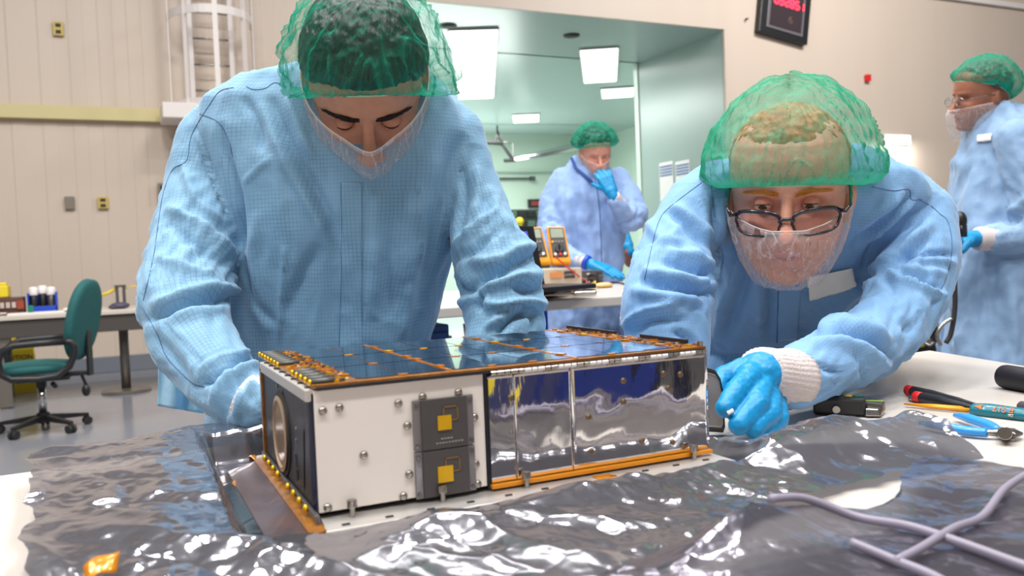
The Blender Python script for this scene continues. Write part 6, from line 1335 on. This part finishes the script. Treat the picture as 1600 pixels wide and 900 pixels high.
# ------------------------------------------------------------------ REAR TECHNICIAN at the bench
D0 = 4.52
c = PD(910, 400, D0)
PC = thing('person', (c[0], c[1], 0), 'technician in blue gown behind the rear bench, gloved hand raised to the mouth', 'person')
rr = lambda *a, **k: torso_ring(*a, **k)
rings = [rr(898, 935, 246, D0, .07), rr(886, 952, 262, D0, .10), rr(872, 972, 282, D0, .13), rr(862, 985, 310, D0, .15), rr(860, 975, 350, D0, .16), rr(862, 968, 400, D0, .16), rr(858, 972, 450, D0, .16), rr(856, 978, 500, D0, .17), rr(852, 985, 600, D0, .19), rr(850, 990, 700, D0, .20)]
arm1 = limb([(878, 278, D0, 17), (862, 315, D0, 19), (862, 355, D0-.05, 20), (868, 388, D0-.15, 17), (893, 402, D0-.30, 13), (908, 408, D0-.38, 10)])
arm2 = limb([(966, 278, D0, 17), (982, 305, D0-.04, 19), (990, 335, D0-.1, 20), (978, 345, D0-.2, 18), (968, 325, D0-.27, 13), (962, 316, D0-.29, 11)])
S = [([1], [(850, 340), (870, 350), (880, 365)], 3, -8, 'g'), ([2], [(965, 350), (985, 345), (1004, 335)], 3, -10, 'g'), ([0], [(930, 280), (938, 340), (941, 430)], 2.5, 6, 'g'), ([0], [(905, 290), (900, 350), (895, 420)], 4, -8, 'g'), ([0], [(950, 330), (955, 400), (962, 460)], 4, -8, 'g'), ([0], [(885, 270), (890, 330), (885, 400)], 4, 8, 'g'), ([0], [(945, 345), (962, 380), (970, 440)], 4, 8, 'g')]
gC, bC, _ = gown('gown', rings, [arm1, arm2], .013, GOWN3, PC, S, amp=(3., 2.2), seed=31, smooth=3)
seam(bC, [(930, 280), (937, 330), (941, 430)], gC, .003)
b = MB(); b.tube([PD(893, 247, D0-.06), PD(899, 262, D0-.11), PD(915, 275, D0-.15), PD(928, 287, D0-.16)], .009, 8, flat=.6); obj('collar', b, mat('navy_collar', srgb(36, 74, 150), .7), gC, smooth=True)
legs(c[0], c[1], PC, HR, HFW)
cuff(PC, PD(905, 406, D0-.37), PD(918, 411, D0-.42), .034, .028)
b = MB(); b.lathe(PD(914, 409, D0-.41), [(.036, 0), (.037, .01), (.034, .02)], 20, axis=unit(PD(940, 421, D0-.45)-PD(910, 408, D0-.4))); obj('blue_wristband', b, MT['blue'], PC, smooth=True)
simple_hand(PD(922, 412, D0-.42), PD(974, 430, D0-.50), CU*1.0-CF*.3, PC, voxel=.004, curl=.12, size=1.1)
cuff(PC, PD(970, 322, D0-.26), PD(958, 306, D0-.30), .040, .032)
simple_hand(PD(956, 302, D0-.30), PD(941, 268, D0-.28), -CF, PC, voxel=.004, curl=.45, size=1.05)
L3 = [(0, -.12, -.04), (-.0735, 0, 0), (.0735, 0, 0), (0, -.092, -.115), (0, 0, .12)]
R3, T3, p, r = pose_fit(L3, [(944, 262), (905, 240), (958, 237), (932, 284), (928, 196)], D0-.10, yaw=.35, pitch=.5); report('rear', p, r)
make_head(PC, R3, T3, SK2, dict(), voxel=.004)
hair_shell(PC, R3, T3, HAIR1, (0, .008, .035), (.076, .096, .100, .088), .42, -.05, -.5, .010, 3)
make_cap(PC, R3, T3, NETB, (0, .008, .03), (.078, .100, .105, .098), .30, -.10, -.5, lambda A: .022+.010*np.abs(np.sin(A))+.016*(1-np.cos(A))/2, 26, .008, 9, n=140, mm=40)
make_veil(PC, R3, T3, -.030, .0, .100, 4.2, width=.078)
# ------------------------------------------------------------------ BACKGROUND TECHNICIAN in profile at the right
D1 = 3.15
c = PD(1560, 400, D1)
PE = thing('person', (c[0], c[1], 0), 'bearded technician in profile with green hair net standing at the far right', 'person')
sd_ = V(CR[0], CR[1], 0)
rings = [rr(1540, 1585, 168, D1, .08), rr(1522, 1612, 190, D1, .13), rr(1512, 1640, 225, D1, .18), rr(1503, 1655, 270, D1, .20), rr(1496, 1658, 330, D1, .20), rr(1492, 1655, 400, D1, .20), rr(1488, 1655, 470, D1, .20), rr(1484, 1660, 540, D1, .21), rr(1478, 1668, 650, D1, .22), rr(1472, 1675, 760, D1, .23)]
arm1 = limb([(1588, 215, D1-.17, 30), (1602, 265, D1-.19, 32), (1615, 325, D1-.20, 32), (1612, 362, D1-.20, 30), (1585, 372, D1-.20, 26), (1555, 373, D1-.19, 22)])
S = [([1], [(1565, 350), (1590, 345), (1612, 330)], 4, -10, 'g'), ([1], [(1562, 335), (1590, 325), (1610, 300)], 5, 9, 'g'), ([0], [(1530, 230), (1515, 300), (1505, 380)], 6, 8, 'g'), ([0], [(1560, 220), (1540, 300), (1530, 350)], 6, -9, 'g'), ([0], [(1530, 400), (1525, 470), (1520, 550)], 6, -9, 'g'), ([0], [(1570, 400), (1580, 470), (1590, 550)], 8, 9, 'g'), ([0], [(1550, 400), (1548, 480), (1550, 560)], 6, -8, 'g'), ([0], [(1505, 400), (1500, 480), (1496, 560)], 5, 8, 'g')]
gE, bE, _ = gown('gown', rings, [arm1], .011, GOWN4, PE, S, amp=(2.4, 1.8), seed=41, smooth=3)
legs(PD(1565, 400, D1)[0], PD(1565, 400, D1)[1], PE, HFW, -HR)
cuff(PE, PD(1560, 373, D1-.19), PD(1526, 373, D1-.19), .052, .043)
simple_hand(PD(1526, 373, D1-.19), PD(1478, 377, D1-.20), CU, PE, voxel=.0035, curl=.35, size=1.25)
R0 = np.stack([CR, CF, CU], 1)
L3 = [(0, -.122, -.040), (0, -.092, -.118), (0, .10, .02), (0, 0, .122), (0, -.09, .022)]
R4, T4, p, r = pose_fit(L3, [(1477, 163), (1500, 214), (1583, 145), (1530, 93), (1480, 134)], D1, yaw=-1.45, pitch=0., roll=0); report('profile', p, r)
make_head(PE, R4, T4, SK3, dict(beard=.6, beardcol=(.75, .70, .70)), voxel=.0032)
hair_shell(PE, R4, T4, HAIR3, (0, .008, .035), (.076, .096, .100, .088), .75, -.12, -.45, .006, 3)
make_cap(PE, R4, T4, NETB, (0, .008, .03), (.078, .100, .105, .098), .36, .12, -.55, lambda A: .014+.008*np.abs(np.sin(A))+.020*(1-np.cos(A))/2, 30, .006, 14, n=160, mm=50)
make_veil(PE, R4, T4, -.036, -.020, .108, 6.1, width=.080, zb=-.150, chin=(.05, .10))
b = MB(); q = [W_head(R4, T4, x) for x in ((-.074, -.045, -.028), (-.084, 0, -.022), (-.078, .05, -.018), (-.066, .085, -.012))]; b.tube(q, .0018, 6); obj('elastic_loop', b, ELASTW, PE, smooth=True)
GE = thing('spectacles', W_head(R4, T4, V(0, -.105, -.01)), 'thin wire spectacles worn by the technician in profile at the far right', 'glasses')
for s in (-1, 1):
    pts = [W_head(R4, T4, V(s*.034+.024*math.cos(a), -.108+.006*abs(math.cos(a)), -.008+.017*math.sin(a))) for a in np.linspace(0, 2*PI, 28)]
    b = MB(); b.tube(pts, .0012, 6, cap=False); obj('rim', b, MT['steel'], GE, smooth=True); b = MB(); b.add(np.vstack([pts, np.mean(pts, 0)]), [(k, k+1, 28) for k in range(27)]); obj('lens', b, GM, GE)
    b = MB(); b.tube([W_head(R4, T4, V(s*.058, -.100, -.002)), W_head(R4, T4, V(s*.080, -.03, .004)), W_head(R4, T4, V(s*.082, .01, .004))], .0013, 6); obj('temple', b, MT['solder'], GE, smooth=True)
patch(bE, [(1528, 212), (1551, 210), (1550, 220), (1527, 223)], 8, 5, .008, gE, 'name_badge', MT['white'], .004)
# headset / cord and dark pouch at the right technician's elbow
cable('coiled_cord', [PD(1497, 340, D1-.32), PD(1492, 420, D1-.33), PD(1492, 480, D1-.33), PD(1486, 520, D1-.33), PD(1478, 536, D1-.33)], .008, MT['dark'], 'dark cord hanging in front of the gown of the technician in profile')
c_ = PD(1470, 525, D1-.30); b = MB(); b.tube(catmull([PD(1488, 497, D1-.34), PD(1472, 508, D1-.34), PD(1464, 525, D1-.34), PD(1470, 540, D1-.34)], 6), .006, 8); tag(obj('clear_tube', b, MT['steel'], loc=c_, smooth=True), 'loop of clear tube at the end of the dark hanging cord', 'tube')
c_ = PD(1500, 345, D1-.30); b = MB(); b.ball(c_, (.022, .022, .032), 14, 10); b.box(c_-V(0, 0, .035), (.03, .03, .04)); tag(obj('handset', b, MT['black'], loc=c_, smooth=True), 'small black handset held above the blue glove at the far right', 'handset')
# ------------------------------------------------------------------ half hidden colleague behind the rear technician
D2 = 6.2; c = PD(940, 400, D2)
PF = thing('person', (c[0], c[1], 0), 'mostly hidden colleague behind the rear technician, only glove and forearm showing', 'person')
rings = [rr(925, 945, 300, D2, .07), rr(915, 955, 312, D2, .12), rr(910, 962, 340, D2, .15), rr(912, 960, 400, D2, .15), rr(910, 962, 460, D2, .16), rr(908, 965, 560, D2, .17)]
gF, bF, _ = gown('gown', rings, [limb([(955, 325, D2, 12), (962, 360, D2-.1, 12)])], .02, GOWN3, PF, (), amp=(2, 2), seed=51, smooth=2)
legs(c[0], c[1], PF, HR, HFW)
R5, T5, p, r = pose_fit([(0, -.12, -.04), (-.0735, 0, 0), (.0735, 0, 0), (0, 0, .12)], [(930, 268), (913, 262), (946, 262), (930, 236)], D2)
make_head(PF, R5, T5, SK2, dict(), voxel=.006); make_cap(PF, R5, T5, NETB, (0, .008, .03), (.078, .100, .105, .098), .30, -.10, -.5, lambda A: .02+0*A, 20, .006, 9, n=80, mm=24)
b = MB(); b.capsules([(PD(964, 362, D2-.1), .045), (PD(984, 410, D2-.35), .036), (PD(982, 392, D2-.42), .034)], 16); v, F = remesh(b, .01, 2); mk('forearm', v, F, SK3, PF, col=np.ones((len(v), 3)))
simple_hand(PD(982, 388, D2-.42), PD(968, 358, D2-.40), -CF, PF, voxel=.006, curl=.5, size=1.3)
c_ = PD(982, 412, D2-.6)
# ------------------------------------------------------------------ behind the camera: unseen cabinets added to colour the mirror panel reflections
def crate(x, y, w, d, h, m, lab, cat='cabinet', name='reflection_cabinet'):
    t = thing(name, (x, y, 0), lab, cat); b = MB(); b.box((x, y, h/2), (w, d, h)); obj('body', b, m, t, bevel=.01)
    b = MB(); b.box((x, y+d/2+.008, h*.5), (w*.9, .016, h*.9)); dd = obj('door', b, m, t, bevel=.006); b = MB(); b.box((x+w*.35, y+d/2+.025, h*.55), (.03, .02, .2)); obj('handle', b, MT['steel'], dd)
NAVY = mat('navy_paint', srgb(24, 40, 110), .4)
crate(1.44, -2.2, .40, .5, .84, NAVY, 'narrow navy cabinet added behind the camera for the mirror reflections, beside the yellow one')
crate(1.90, -2.2, .34, .5, .80, MT['solder'], 'narrow grey cabinet added behind the camera for the mirror reflections')
crate(2.9, -2.9, 1.3, .5, .80, NAVY, 'wide navy cabinet added behind the camera for the mirror reflections, the farther one')
crate(.86, -2.2, .30, .5, .80, MT['yellow'], 'yellow cabinet added behind the camera for the mirror reflections, left of the navy cabinets')
